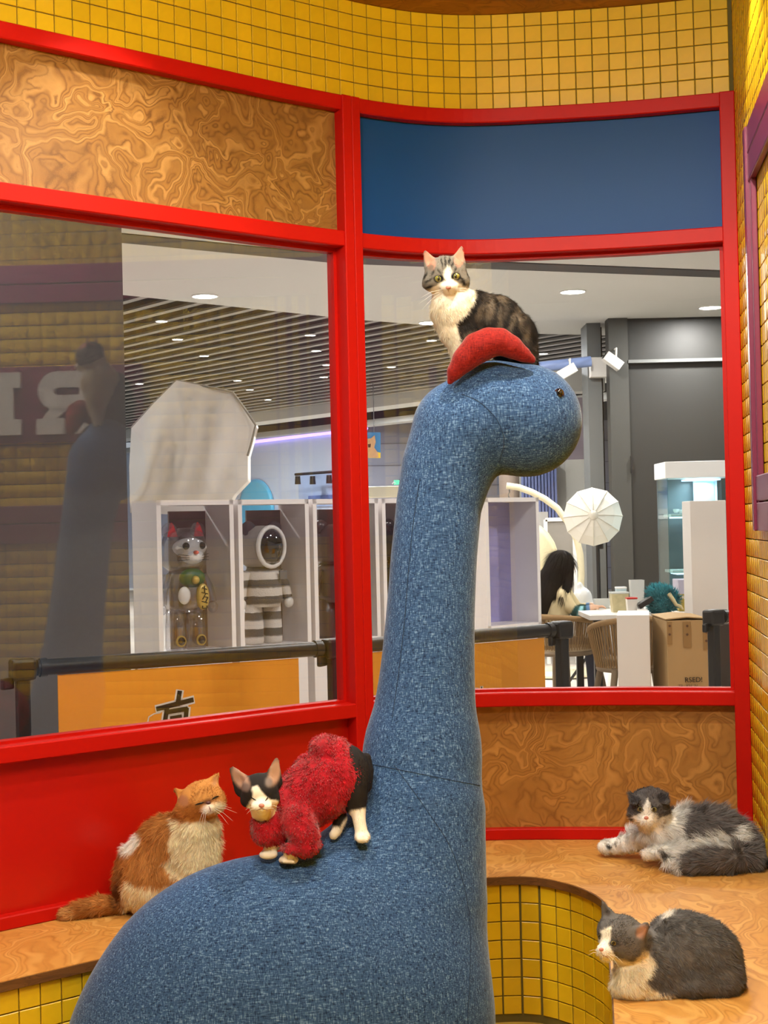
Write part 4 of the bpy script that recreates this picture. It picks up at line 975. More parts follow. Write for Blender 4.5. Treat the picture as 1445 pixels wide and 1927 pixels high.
# far shop front, running along the hall
Pc = Vector((-0.40, 27.45, 0))
M_SHOP = plain('shop_front_pale_blue', rgb(206, 216, 232), 0.5, var=0.03, scale=2)
M_GWALL = plain('grey_block_wall', rgb(132, 134, 146), 0.7, var=0.04, scale=2)
M_BLK = plain('satin_black', rgb(26, 25, 25), 0.4); M_STEEL = plain('grey_steel', rgb(130, 130, 128), 0.35, 0.7)
c = Pc + A_ * 7
MB().box((c.x, c.y, H(1.9) / 2 + .05), (14, 0.3, H(1.9) + .1), AZ).build('wall_shopfront', M_SHOP, None, kind='structure')
MB().box((3.6, 28.2, H(2.0) / 2), (8.0, 0.3, H(2.0)), 0.15).build('wall_grey_blocks', M_GWALL, None, kind='structure')
for i in range(1, 8):
    MB().box((3.6, 28.03, 0.42 * i), (8.0, 0.02, 0.012), 0.15).build('trim_block_joint', plain('joint_grey', rgb(100, 102, 112), 0.8), None, kind='structure')
def onshop(x, y, off=0.0):
    n = Vector((A_.y, -A_.x, 0)); n = n if n.y < 0 else -n; o = Pc + n * (0.15 + off); d = ray(x, y); cz = Vector((0, 0, CAMZ))
    return cz + d * ((o - cz).dot(n) / d.dot(n)), n
p0, n_ = onshop(482, 833, .05); p1, _ = onshop(690, 806, .05)
MB().tube([p0 + A_ * 3, p1], 0.035, 6).build('led_strip', plain('violet_led', rgb(190, 170, 255), 0.5, emit=(0.45, 0.32, 1.0, 1), es=2.2), None, 'thin violet light strip along the top of the far shop front', 'light strip')
p0, _ = onshop(484, 957, .02)
MB().lathe([(0.62, 0.0), (0.62, 0.05), (0.56, 0.06)], p0, 32, n_.to_track_quat('Z', 'Y').to_matrix()).build('round_sign', plain('cyan_sign', rgb(96, 196, 232), 0.4), None, 'round cyan sign on the pale far shop front', 'sign')
a, _ = onshop(563, 894, .02); b, _ = onshop(672, 950, .02)
scr = thing('shop_screen', (a + b) / 2, 'pale blue picture screen on the far shop front under black spotlights', 'screen')
MB().box((a + b) / 2, ((Vector((a.x, a.y, 0)) - Vector((b.x, b.y, 0))).length, 0.05, abs(a.z - b.z)), AZ).build('panel', plain('screen_sky', rgb(176, 196, 232), 0.4, var=0.25, scale=1.5), scr)
q, _ = onshop(618, 939, .06)
MB().box(q, (1.3, 0.03, 0.16), AZ).build('skyline_print', plain('screen_blocks', rgb(96, 120, 176), 0.5, var=0.5, scale=9), scr)
trk = thing('track_light', onshop(600, 888, .5)[0], 'black track with small spotlights over the far shop screen', 'track light')
a, _ = onshop(556, 893, .5); b, _ = onshop(676, 884, .5)
MB().tube([a, b], 0.03, 6).build('rail', M_BLK, trk)
for x, y in ((560, 896), (588, 896), (619, 894), (650, 892)):
    p, _ = onshop(x, y, .5); MB().lathe([(0.05, 0.0), (0.06, -0.16), (0.045, -0.16)], p, 10).build('spot_head', M_BLK, trk)
# hanging cat sign
sg = thing('hanging_sign', at(673, 862, 20.0), 'blue and yellow hanging sign printed with a ginger cat', 'sign')
def flat_poly(px, Y, th, nm, mat, par):
    o = at(px[0][0], px[0][1], Y); pts = [at(x, y, Y) for x, y in px]
    poly = [((p - o).x, (p - o).z) for p in pts]
    ar_ = sum(poly[i][0] * poly[(i + 1) % len(poly)][1] - poly[(i + 1) % len(poly)][0] * poly[i][1] for i in range(len(poly)))
    if ar_ < 0: poly = poly[::-1]
    return MB().prism(poly, o, (1, 0, 0), (0, 0, 1), (0, -th, 0)).build(nm, mat, par)
M_SBLUE = plain('print_blue', rgb(64, 142, 196), 0.5); M_SYEL = plain('print_yellow', rgb(250, 212, 60), 0.5); M_GING = plain('print_ginger', rgb(212, 164, 116), 0.6, var=0.2, scale=30); M_SRED = plain('print_red', rgb(206, 56, 52), 0.5)
flat_poly([(631, 813), (716, 814), (716, 862), (631, 860)], 20.03, 0.03, 'board', M_SBLUE, sg)
flat_poly([(631, 848), (676, 852), (690, 846), (716, 852), (716, 862), (631, 860)], 20.0, 0.012, 'yellow_band', M_SYEL, sg)
flat_poly([(685, 820), (690, 826), (698, 825), (705, 819), (707, 832), (704, 842), (711, 852), (712, 861), (682, 861), (686, 850), (689, 842), (685, 834)], 19.988, 0.012, 'printed_cat', M_GING, sg)
flat_poly([(692, 836), (698, 835), (697, 842), (693, 842)], 19.976, 0.004, 'printed_mouth', plain('print_dark', rgb(84, 40, 34), 0.6), sg)
flat_poly([(671, 831), (680, 831), (680, 845), (671, 845)], 19.99, 0.01, 'printed_badge', M_BLK, sg); flat_poly([(673, 834), (679, 834), (679, 842), (673, 842)], 19.98, 0.008, 'printed_badge', M_SRED, sg)
def text_on(s, p, size, rotz, mat, par, name='lettering', ext=0.0015, align='LEFT', mirror=False):
    cu = bpy.data.curves.new(name, 'FONT'); cu.body = s; cu.size = size; cu.extrude = ext; cu.align_x = align
    o = bpy.data.objects.new(name, cu); COL.objects.link(o); dg = bpy.context.evaluated_depsgraph_get(); dg.update()
    me = bpy.data.meshes.new_from_object(o.evaluated_get(dg)); bpy.data.objects.remove(o); bpy.data.curves.remove(cu)
    R = Matrix.Rotation(rotz, 4, 'Z') @ Matrix.Rotation(math.pi / 2, 4, 'X'); me.transform(Matrix.Translation(Vector(p) - (porigin(par) if par else Vector())) @ R)
    me.materials.append(mat); return addobj(name, me, mat, par)
text_on('60', at(631, 859, 19.95), 0.10, 0, M_BLK, sg)
for x in (640, 704):
    p = at(x, 814, 20.03); MB().tube([p, Vector((p.x, p.y, H(2.02)))], 0.006, 5).build('hanger', M_STEEL, sg)
# exit sign and roller-shutter box on the grey wall
ex = thing('exit_sign', at(741, 914, 27.6), 'small lit green emergency exit sign on the grey wall', 'exit sign')
MB().box(at(742, 908, 27.6), (0.25, 0.10, 0.115)).build('case', M_BLK, ex); MB().box(at(742, 908, 27.545), (0.21, 0.02, 0.09)).build('panel', plain('exit_green', rgb(40, 160, 110), 0.5, emit=(0.12, 0.8, 0.45, 1), es=1.0), ex)
MB().tube([at(738, 911, 27.53), at(741, 907, 27.53), at(744, 910, 27.53)], 0.012, 5).build('running_figure', M_WHITE, ex)
aw = thing('shutter_box', at(716, 938, 24), 'cream roller shutter box on a frame beside the grey wall', 'shutter box')
MB().box(at(722, 926, 24), (0.70, 0.35, 0.19), bev=.02).build('box', plain('cream_metal', rgb(222, 212, 186), 0.5), aw); p = at(690, 1000, 24); MB().box((p.x, p.y, H(.45) / 2), (0.06, 0.06, H(.45))).build('frame_leg', MATS['cream_metal'], aw); MB().box((p.x + .55, p.y, H(.45) / 2), (0.06, 0.06, H(.45))).build('frame_leg', MATS['cream_metal'], aw)

# left pillar in front of the display cases
p = at(234, 700, 6.40)
MB().box((p.x - 1.055, 6.40 + 0.08, H(1.9) / 2), (2.0, 0.7, H(1.9)), 0.26).build('pillar_dark', plain('pillar_charcoal', rgb(98, 97, 98), 0.6, var=0.03), None, kind='structure')
# right-hand pillar, recess and wall panel
M_CONC = plain('pillar_light_grey', rgb(106, 108, 106), 0.6, var=0.06, scale=2); M_PAN = plain('wall_panel_grey', rgb(40, 40, 37), 0.5, var=0.05, scale=1.2)
xa, xb = at(1113, 990, 13.6).x, at(1139, 990, 13.6).x
MB().box(((xa + xb) / 2, 13.8, H(1.9) / 2), (xb - xa, 0.4, H(1.9))).build('pillar_grey', M_CONC, None, kind='structure')
xc, xd = at(1154, 990, 13.3).x, at(1190, 990, 13.3).x
MB().box(((xb + xc) / 2, 13.95, H(1.9) / 2), (xc - xb + .06, 0.1, H(1.9))).build('wall_recess', plain('recess_dark', rgb(52, 46, 36), 0.6), None, kind='structure')
MB().box(((xc + xd) / 2, 13.4, H(1.9) / 2), (xd - xc, 0.2, H(1.9))).build('wall_panel_strip', plain('wall_strip_grey', rgb(64, 64, 60), 0.5), None, kind='structure')
MB().box((xd + 1.6, 13.46, H(1.9) / 2), (3.2, 0.2, H(1.9))).build('wall_panel_grey', M_PAN, None, kind='structure')
p = at(1280, 678, 13.3); MB().box((xd + 1.6, 13.33, p.z), (3.2, 0.08, 0.03)).build('trim_8', M_CONC, None, kind='structure')
MB().box((xd + 0.004, 13.30, H(.52)), (0.014, 0.06, 0.16)).build('door_pull', M_BLK, None, 'short black recessed door pull on the grey wall panel', 'handle')
# wall stretch beyond the pillar: white wall, ribbed blue panel, brown column
xw0, xw1 = at(978, 990, 16).x, at(1125, 990, 16).x
wf = MB().box(((xw0 + xw1) / 2, 16.1, H(.70) / 2), (xw1 - xw0 + .1, 0.2, H(.70))).build('wall_far_white', plain('far_white_plaster', rgb(222, 222, 214), 0.6, var=0.05, scale=2), None, kind='structure')
MB().box(((xw0 + xw1) / 2, 16.4, H(1.05)), (xw1 - xw0 + .1, 0.2, 0.75)).build('wall_far_mauve', plain('far_mauve', rgb(176, 164, 176), 0.6), None, kind='structure')
rb = thing('ribbed_panel', at(1012, 1000, 15.8), 'tall ribbed blue metal panel behind the display case', 'panel')
M_RIB = plain('ribbed_blue', rgb(136, 150, 206), 0.4, var=0.08)
for i in range(11):
    x = 982 + 6.2 * i; a = at(x, 868, 15.8); b = at(x + 4.6, 1060, 15.8); b.z = 0.0
    MB().box(((a.x + b.x) / 2, 15.8, (a.z + b.z) / 2), (0.026, 0.05, a.z - b.z)).build('rib', M_RIB, rb)
a = at(980, 868, 15.86); b = at(1050, 1060, 15.86); b.z = 0.0; MB().box(((a.x + b.x) / 2, 15.86, (a.z + b.z) / 2), (abs(b.x - a.x), 0.03, a.z - b.z)).build('backing', plain('ribbed_blue_back', rgb(74, 86, 140), 0.5), rb)
p = at(960, 990, 14.0); MB().lathe([(0.10, 0.0), (0.10, H(1.9))], (p.x, 14.0, 0), 20).build('column_brown', plain('column_taupe', rgb(136, 120, 108), 0.6), None, kind='structure')

# ------------------------------------------------------------------ toy display cases
M_CASE = plain('case_white_board', rgb(246, 240, 238), 0.45, var=0.02); M_CLEAR = clear_mat('clear_acrylic', (0.96, 0.96, 0.97, 1), 1.25); M_CLEARTOY = clear_mat('clear_toy_plastic', (0.86, 0.87, 0.90, 1), 2.4)
FN = Vector((0.636, -0.772, 0))      # direction the case fronts face
P1c = at(345, 1000, 8.0); P1c.z = 0
CZ0, CZ1 = H(-0.70), H(0.17)
caselab = ['white display case holding the clear cat figure, next to the dark pillar', 'white display case holding the striped fleece figure', 'white display case holding the dark brown figure by the middle post', 'white display case holding the black figure, beside the dinosaur neck', 'white display case with an empty lilac interior right of the dinosaur neck']
def case(k, i):
    c = P1c + B_ * (0.53 * k); w, d, t = 0.50, 0.27, 0.028
    o = thing('display_case', (c.x, c.y, 0), caselab[i], 'display case', 'white display cases in a row')
    R = lambda u, v, z: c + B_ * u - FN * v + Vector((0, 0, z))     # u along the row, v backwards
    def bx(nm, u, v, z, su, sv, sz, mat=M_CASE): return MB().box(R(u, v, z), (su, sv, sz), BA).build(nm, mat, o)
    zc = (CZ0 + CZ1) / 2; hh = CZ1 - CZ0
    bx('side_panel', -w / 2 + t / 2, 0, zc, t, d, hh); bx('side_panel', w / 2 - t / 2, 0, zc, t, d, hh); bx('top_panel', 0, 0, CZ1 - t / 2, w, d, t); bx('floor_panel', 0, 0, CZ0 + t / 2, w, d, t)
    back = {4: plain('lilac_print', rgb(150, 150, 206), 0.5, var=0.3, scale=5), 3: plain('case_back_grey', rgb(178, 172, 168), 0.6)}.get(i)
    if back: bx('back_panel', 0, d / 2 - .01, zc, w - 2 * t, 0.012, hh - 2 * t, back)
    else: bx('back_panel', 0.10, d / 2 - .01, zc - .03, w - 2 * t - .2, 0.012, hh - 2 * t, plain('case_back_taupe', rgb(120, 106, 96), 0.6))
    bx('front_pane', 0, -d / 2 + .004, zc, w - 2 * t, 0.005, hh - 2 * t, M_CLEAR)
    bx('plinth', 0, 0.01, CZ0 / 2, w - .02, d - .04, CZ0)
    return R
def toy(name, R, lab, mats, hood=False, extras=None):
    """standing bear-shaped toy figure about 0.7 m tall: barrel head with round ears, barrel body, straight arms and legs"""
    z0 = CZ0 + 0.030; c = R(0, 0.0, z0); o = thing(name, c, lab, 'toy figure', 'toy figures in the display cases')
    Mx = Matrix((B_, -FN, Vector((0, 0, 1)))).transposed()
    L = lambda u, v, z: R(u, v, z0 + z)
    for s in (-1, 1):
        lg = MB().lathe([(0.0001, 0.0), (0.052, 0.0), (0.058, 0.02), (0.056, 0.12), (0.050, 0.23), (0.0001, 0.235)], L(s * 0.066, 0, 0), 16, Mx).build('leg', mats.get('leg', mats['body']), o)
        if 'toe' in mats:
            MB().lathe([(0.032, 0), (0.032, 0.006), (0.0001, 0.008)], L(s * 0.066, -0.057, 0.055), 16, FN.to_track_quat('Z', 'Y').to_matrix()).build('foot_ring', mats['toe'], lg)
            MB().lathe([(0.023, 0), (0.023, 0.009), (0.0001, 0.010)], L(s * 0.066, -0.058, 0.055), 16, FN.to_track_quat('Z', 'Y').to_matrix()).build('foot_disc', M_PUPIL, lg)
        ar = MB().tube([L(s * 0.115, 0, 0.42), L(s * 0.15, -0.005, 0.34), L(s * 0.165, -0.02, 0.26)], [0.030, 0.034, 0.030], 10).build('arm', mats.get('arm', mats['body']), o)
        MB().ell(L(s * 0.168, -0.025, 0.235), (0.030, 0.030, 0.034), None, 12, 8).build('hand', mats.get('hand', mats['body']), ar)
    MB().lathe([(0.0001, 0.21), (0.10, 0.215), (0.118, 0.26), (0.112, 0.36), (0.098, 0.43), (0.075, 0.45), (0.0001, 0.455)], L(0, 0, 0), 24, Mx).build('torso', mats.get('torso', mats['body']), o)
    hd = MB().lathe([(0.0001, 0.445), (0.09, 0.45), (0.122, 0.475), (0.130, 0.53), (0.126, 0.60), (0.108, 0.655), (0.06, 0.685), (0.0001, 0.69)], L(0, 0, 0), 24, Mx).build('head', mats['head'], o)
    for s in (-1, 1):
        MB().lathe([(0.0001, -0.022), (0.040, -0.02), (0.046, 0.0), (0.040, 0.02), (0.0001, 0.022)], L(s * 0.092, 0, 0.672), 16, FN.to_track_quat('Z', 'Y').to_matrix()).build('ear', mats.get('ear', mats['head']), o)
    def disc(nm, u, z, ru, rz, v, mat, par=None, dep=0.02): return MB().ell(L(u, v, z), (ru, dep, rz), Matrix((B_, -FN, Vector((0, 0, 1)))).transposed(), 14, 8).build(nm, mat, par or o)
    if extras: extras(o, hd, disc, L, Mx)
    return o
M_TW = plain('toy_white', rgb(236, 234, 228), 0.3); M_TR = plain('toy_red', rgb(196, 44, 40), 0.3); M_TG = plain('toy_green', rgb(40, 92, 46), 0.4); M_TGO = plain('toy_gold', rgb(206, 176, 96), 0.3, 0.3); M_TB = plain('toy_black', rgb(22, 20, 22), 0.15, coat=0.6)
M_TBR = plain('toy_brown', rgb(70, 52, 46), 0.35, var=0.15, scale=8); M_TMUZ = plain('toy_tan', rgb(150, 110, 92), 0.4); M_VIS = plain('toy_visor', rgb(18, 22, 26), 0.08, coat=1.0)
def mk_stripes():
    k = NT('striped_fleece'); vec = k.coord(); sp = k.n('ShaderNodeSeparateXYZ'); k.t.links.new(vec, sp.inputs[0])
    w = k.math('FRACT', k.math('ADD', k.math('MULTIPLY', sp.outputs[2], 10.5), k.math('MULTIPLY', k.noise(vec, 40, 2), 0.12)))
    k.base(k.ramp(w, [(0.44, rgb(228, 222, 212)), (0.56, rgb(96, 94, 92))])); k.b.inputs['Roughness'].default_value = 0.95; k.bump(k.noise(vec, 150, 3), 0.8, 0.006); return k.m
M_STR = mk_stripes()
def brush(mb, L, strokes, v, w):
    for pts in strokes:
        for a, b in zip(pts[:-1], pts[1:]):
            pa, pb = L(a[0], v, a[1]), L(b[0], v, b[1]); mb.tube([pa, pb], w, 6)
def luck(o, hd, disc, L, Mx, blk=False):
    disc('bib', 0, 0.405, 0.085, 0.055, -0.082, M_TG, None, 0.035); disc('bell', 0.0, 0.395, 0.024, 0.024, -0.118, M_TGO)
    pl = disc('plaque', 0.045, 0.30, 0.042, 0.075, -0.118, M_TGO)
    mb = MB(); brush(mb, L, [[(0.03, 0.35), (0.06, 0.34)], [(0.045, 0.36), (0.045, 0.32)], [(0.025, 0.325), (0.065, 0.315)], [(0.05, 0.315), (0.03, 0.285)], [(0.04, 0.30), (0.065, 0.295), (0.05, 0.27)], [(0.025, 0.275), (0.06, 0.265)], [(0.03, 0.25), (0.03, 0.235), (0.058, 0.235), (0.058, 0.25)]], -0.138, 0.0035)
    mb.build('brush_lettering', M_PUPIL, pl)
    for s in (-1, 1):
        disc('eye', s * 0.052, 0.585, 0.021 if not blk else 0.026, 0.021 if not blk else 0.028, -0.110, M_PUPIL if not blk else M_TGO)
        if blk: disc('pupil', s * 0.052, 0.585, 0.018, 0.020, -0.124, M_PUPIL)
def toy1(o, hd, disc, L, Mx):
    disc('face_patch', 0, 0.575, 0.108, 0.055, -0.062, M_TW, hd, 0.058); disc('muzzle', 0, 0.525, 0.072, 0.042, -0.092, M_TW, hd, 0.04); disc('nose', 0, 0.548, 0.015, 0.011, -0.130, plain('toy_pink', rgb(220, 110, 104), 0.4)); luck(o, hd, disc, L, Mx)
    mb = MB()
    for s in (-1, 1):
        for k in range(3): mb.tube([L(s * 0.04, -0.125, 0.53 - .01 * k), L(s * 0.10, -0.10, 0.54 - .018 * k)], 0.0015, 4)
    mb.build('whisker_lines', M_PUPIL, hd)
    for s in (-1, 1): MB().lathe([(0.0001, 0.05), (0.012, 0.04), (0.036, -0.03), (0.0001, -0.034)], L(s * 0.086, -0.012, 0.668), 3, None, False).build('inner_ear', M_TR, hd)
    disc('chest_patch', -0.06, 0.31, 0.04, 0.05, -0.095, M_TW, None, 0.02)
def toy2(o, hd, disc, L, Mx):
    disc('visor', 0, 0.565, 0.092, 0.115, -0.085, M_VIS, None, 0.06)
    MB().tube([L(0.092 * math.cos(a), -0.10, 0.565 + 0.115 * math.sin(a)) for a in np.linspace(0, 2 * math.pi, 24)], 0.014, 8).build('hood_rim', M_TW, o)
    MB().box(L(0.07, -0.112, 0.40), (0.05, 0.012, 0.05), BA).build('chest_badge', plain('toy_grey', rgb(110, 110, 110), 0.7), o)
def toy3(o, hd, disc, L, Mx): disc('muzzle', 0, 0.535, 0.082, 0.05, -0.085, M_TMUZ, hd, 0.06); disc('nose', 0, 0.56, 0.02, 0.014, -0.142, M_TBR)
def toy4(o, hd, disc, L, Mx): disc('muzzle', 0, 0.525, 0.072, 0.042, -0.092, M_TB, hd, 0.04); luck(o, hd, disc, L, Mx, True)
R_ = [case(k, i) for i, k in enumerate((0, 1, 2, 3, 4.65))]
toy('clear_cat_figure', R_[0], 'clear plastic cat toy figure with red ears and green bib in a white case', {'body': M_CLEARTOY, 'head': M_CLEARTOY, 'ear': M_CLEARTOY, 'toe': M_TGO}, extras=toy1)
toy('fleece_figure', R_[1], 'grey and white striped fleece toy figure with a dark visor in a white case', {'body': M_STR, 'head': plain('fleece_grey', rgb(150, 144, 138), 0.95, bump=0.6, scale=150), 'ear': plain('fleece_dark', rgb(74, 68, 68), 0.95), 'hand': M_TW}, extras=toy2)
toy('brown_bear_figure', R_[2], 'dark brown bear toy figure in a white case by the middle red post', {'body': M_TBR, 'head': M_TBR}, extras=toy3)
toy('black_cat_figure', R_[3], 'glossy black toy figure with gold eye rings and green bib in a white case', {'body': M_TB, 'head': M_TB, 'toe': M_TGO}, extras=toy4)

# ------------------------------------------------------------------ orange banner barriers
PB = [onz(42, 1243, H(-0.43)), onz(628, 1205, H(-0.43)), onz(1056, 1172, H(-0.43)), onz(1342, 1150, H(-0.43))]
PB.append(PB[3] + (PB[3] - PB[2]).normalized() * 1.2)
M_BAR = plain('barrier_black', rgb(34, 33, 32), 0.42, var=0.08); M_ORG = plain('banner_orange', rgb(250, 164, 48), 0.55, var=0.03, scale=4)
plab = ['black barrier post standing in front of the dark pillar', 'black barrier post behind the middle red window post', 'black barrier post in front of the woven chair', 'black barrier post in front of the cardboard box']
for i, p in enumerate(PB[:4]):
    o = thing('barrier_post', (p.x, p.y, 0), plab[i], 'barrier post', 'barrier posts outside the glass')
    MB().lathe([(0.16, 0.0), (0.16, 0.012), (0.05, 0.03)], (p.x, p.y, 0), 20).build('base', M_BAR, o)
    d = (PB[min(i + 1, 4)] - PB[max(i - 1, 0)]); az = math.atan2(d.y, d.x)
    MB().box((p.x, p.y, p.z / 2), (0.046, 0.046, p.z - .02), az, bev=.008).build('pole', M_BAR, o)
    hd = MB().box((p.x, p.y, p.z - 0.03), (0.085, 0.07, 0.075), az, bev=.012).build('clamp_head', M_BAR, o)
    MB().box((p.x - .045, p.y - .03, p.z - 0.075), (0.05, 0.02, 0.04), az + .5, bev=.006).build('clip', M_BAR, hd)
blab = ['orange printed banner on a black rail, the widest one at the long pane', 'orange banner on a black rail behind the dinosaur neck', 'orange banner on a black rail beside the end red post']
banners = []
for i in range(3):
    a, b = PB[i].copy(), PB[i + 1].copy()
    if i == 2: a, b = PB[3].copy(), PB[4].copy()
    d = (b - a); L_ = d.length; d.normalize(); az = math.atan2(d.y, d.x); a = a + d * 0.05; b = b - d * 0.05
    zt = a.z - 0.028; o = thing('banner', ((a.x + b.x) / 2, (a.y + b.y) / 2, 0.12), blab[i], 'banner', 'orange banners outside the glass')
    za = Vector((a.x, a.y, zt)); zb = Vector((b.x, b.y, zt))
    MB().tube([za, zb], 0.028, 14).build('top_rail', M_BAR, o)
    for e in (za + d * .02, zb - d * .02): MB().tube([e - d * .012, e + d * .012], 0.033, 14).build('rail_collar', M_BAR, o)
    m0, m1 = (0.07, 0.10) if i == 0 else (0.06, 0.05)
    pa, pb_ = a + d * m0, b - d * m1; mid = (pa + pb_) / 2
    MB().box((mid.x, mid.y, (zt - 0.03 + 0.14) / 2), ((pb_ - pa).length, 0.006, zt - 0.03 - 0.14), az).build('sheet', M_ORG, o)
    MB().tube([Vector((a.x, a.y, 0.12)), Vector((b.x, b.y, 0.12))], 0.018, 10).build('bottom_rail', M_BAR, o)
    banners.append((o, a, d))
def onbanner(i, x, y, off):
    o, a, d = banners[i]; n = Vector((d.y, -d.x, 0)); q = a + n * off; cz = Vector((0, 0, CAMZ)); r_ = ray(x, y); return cz + r_ * ((q - cz).dot(n) / r_.dot(n)), n
def ribbon(mb, i, pts, w, off, th):
    P = [onbanner(i, x, y, off) for x, y in pts]; n = P[0][1]; P = [p[0] for p in P]
    for a, b in zip(P[:-1], P[1:]):
        t = (b - a).normalized(); s = n.cross(t) * w / 2; a2, b2 = a - t * w * .25, b + t * w * .25
        mb.add([a2 - s, b2 - s, b2 + s, a2 + s, a2 - s + n * th, b2 - s + n * th, b2 + s + n * th, a2 + s + n * th], [(0, 1, 2, 3), (7, 6, 5, 4), (0, 4, 5, 1), (1, 5, 6, 2), (2, 6, 7, 3), (3, 7, 4, 0)])
zhen = [[(338, 1302), (334, 1326)], [(296, 1334), (362, 1317)], [(314, 1334), (309, 1366), (306, 1392)], [(314, 1340), (351, 1334), (346, 1388)], [(322, 1352), (340, 1349)], [(318, 1366), (340, 1364)]]
wmb, bmb = MB(), MB()
for s_ in zhen: ribbon(wmb, 0, s_, 0.030, 0.004, 0.001); ribbon(bmb, 0, s_, 0.017, 0.0055, 0.001)
ribbon(wmb, 0, [(284, 1366), (278, 1358), (280, 1349), (290, 1343), (302, 1341)], 0.004, 0.004, 0.001); ribbon(wmb, 0, [(354, 1352), (368, 1354), (378, 1360)], 0.004, 0.004, 0.001)
wmb.build('lettering_outline', M_WHITE, banners[0][0]); bmb.build('lettering', M_BLK, banners[0][0])
wmb, bmb = MB(), MB()
for s_ in [[(897, 1296), (897, 1304), (902, 1304)], [(906, 1293), (906, 1306)]]: ribbon(wmb, 1, s_, 0.016, 0.004, 0.001); ribbon(bmb, 1, s_, 0.007, 0.0055, 0.001)
wmb.build('lettering_outline', M_WHITE, banners[1][0]); bmb.build('lettering', M_BLK, banners[1][0])

# ------------------------------------------------------------------ draped octagonal softbox behind the cases
sbx = thing('softbox_lamp', (*at(340, 1000, 8.95).xy, 0), 'big octagonal studio softbox draped with a white cloth above the display cases', 'studio light')
OC = [(247, 806), (290, 758), (332, 716), (388, 727), (438, 738), (461, 770), (481, 800), (474, 830), (466, 858), (466, 905), (440, 932), (424, 962), (330, 968), (245, 965), (243, 880)]
cen = np.array([352, 842.0]); OCd = []
for a, b in zip(OC, OC[1:] + OC[:1]):
    for t in np.linspace(0, 1, 6)[:-1]: OCd.append((a[0] * (1 - t) + b[0] * t, a[1] * (1 - t) + b[1] * t))
V_c = []; F_c = []; nO = len(OCd); rings = 16
for r in range(rings + 1):
    f = 1 - r / rings
    for j, (x, y) in enumerate(OCd):
        px_, py_ = cen[0] + (x - cen[0]) * f, cen[1] + (y - cen[1]) * f
        bulge = 0.13 * (1 - f * f); fold = 0.012 * math.sin(px_ * 0.11 + 0.04 * py_ + 2 * math.sin(py_ * 0.012)) * min(1, (1 - f) * 3) * (0.4 + max(0, (py_ - 760) / 160)) + 0.010 * math.sin((px_ + py_ * .55) * 0.06)
        V_c.append(at(px_, py_, 8.92 - bulge - fold + 0.05 * (px_ - 352) / 130))
for r in range(rings):
    for j in range(nO): F_c.append((r * nO + j, r * nO + (j + 1) % nO, (r + 1) * nO + (j + 1) % nO, (r + 1) * nO + j))
mb = MB(); mb.add(V_c, F_c, True); V_b = [Vector(v) + Vector((0, 0.20, 0)) for v in V_c[:nO]]; mb.add(V_c[:nO] + V_b, [(j, nO + j, nO + (j + 1) % nO, (j + 1) % nO) for j in range(nO)] + [tuple(range(2 * nO - 1, nO - 1, -1))], True)
mb.build('cloth_cover', plain('white_cotton_sheet', rgb(228, 224, 220), 0.9, var=0.04, scale=12, bump=0.2), sbx)
MB().tube([at(x, y, 8.93) for x, y in OC[:9]], 0.008, 6).build('rim_rod', plain('rod_grey', rgb(150, 146, 140), 0.5), sbx)
p = at(244, 900, 9.05); MB().tube([Vector((p.x + .02, 9.08, 0.0)), Vector((p.x + .02, 9.08, H(.52)))], 0.018, 8).build('stand_pole', M_BLK, sbx)
for a_ in (0.3, 2.4, 4.5): MB().tube([Vector((p.x + .02, 9.08, 0.35)), Vector((p.x + .02 + .3 * math.cos(a_), 9.08 + .3 * math.sin(a_), 0.01))], 0.012, 6).build('stand_leg', M_BLK, sbx)

# ------------------------------------------------------------------ round white studio umbrella lamp
um = thing('umbrella_lamp', (*at(1124, 1000, 11.3).xy, 0), 'round white twelve-ribbed studio umbrella on a black stand', 'studio light')
uc = at(1116, 970, 11.2); ur = 56 * 11.2 / F
Ru = Vector((-0.12, -1, 0.10)).normalized().to_track_quat('Z', 'Y').to_matrix()
prof = [(ur, -0.10), (ur * 0.72, -0.030), (ur * 0.40, 0.012), (ur * 0.18, 0.03), (0.0001, 0.032)]
M_UMB = plain('umbrella_nylon', rgb(240, 234, 220), 0.6, var=0.02); MB().lathe(prof, uc, 12, Ru, False).build('canopy', M_UMB, um)
MB().lathe([(ur, -0.10), (ur * .96, -0.17), (ur * 0.3, -0.24), (0.0001, -0.25)], uc, 12, Ru, False).build('back_canopy', M_UMB, um)
for k_ in range(12):
    a_ = 2 * math.pi * k_ / 12; MB().tube([uc + Ru @ Vector((r_ * math.cos(a_), r_ * math.sin(a_), z_ + 0.004)) for r_, z_ in prof[:4]], 0.0035, 5).build('rib', plain('rib_cream', rgb(222, 214, 196), 0.6), um)
MB().lathe([(0.038, 0.028), (0.038, 0.036), (0.0001, 0.038)], uc, 16, Ru).build('hub_patch', plain('rib_cream', rgb(222, 214, 196), 0.6), um)
p = at(1124, 1000, 11.4); MB().tube([Vector((p.x, 11.4, 0.0)), Vector((p.x, 11.4, H(0.0)))], 0.016, 8).build('stand_pole', M_BLK, um); MB().box((p.x + .02, 11.4, H(-.20)), (0.05, 0.03, 0.05), 0, bev=.008).build('clamp', M_BLK, um)
for a_ in (0.4, 2.5, 4.6): MB().tube([Vector((p.x, 11.4, 0.4)), Vector((p.x + .32 * math.cos(a_), 11.4 + .32 * math.sin(a_), 0.01))], 0.012, 6).build('stand_leg', M_BLK, um)

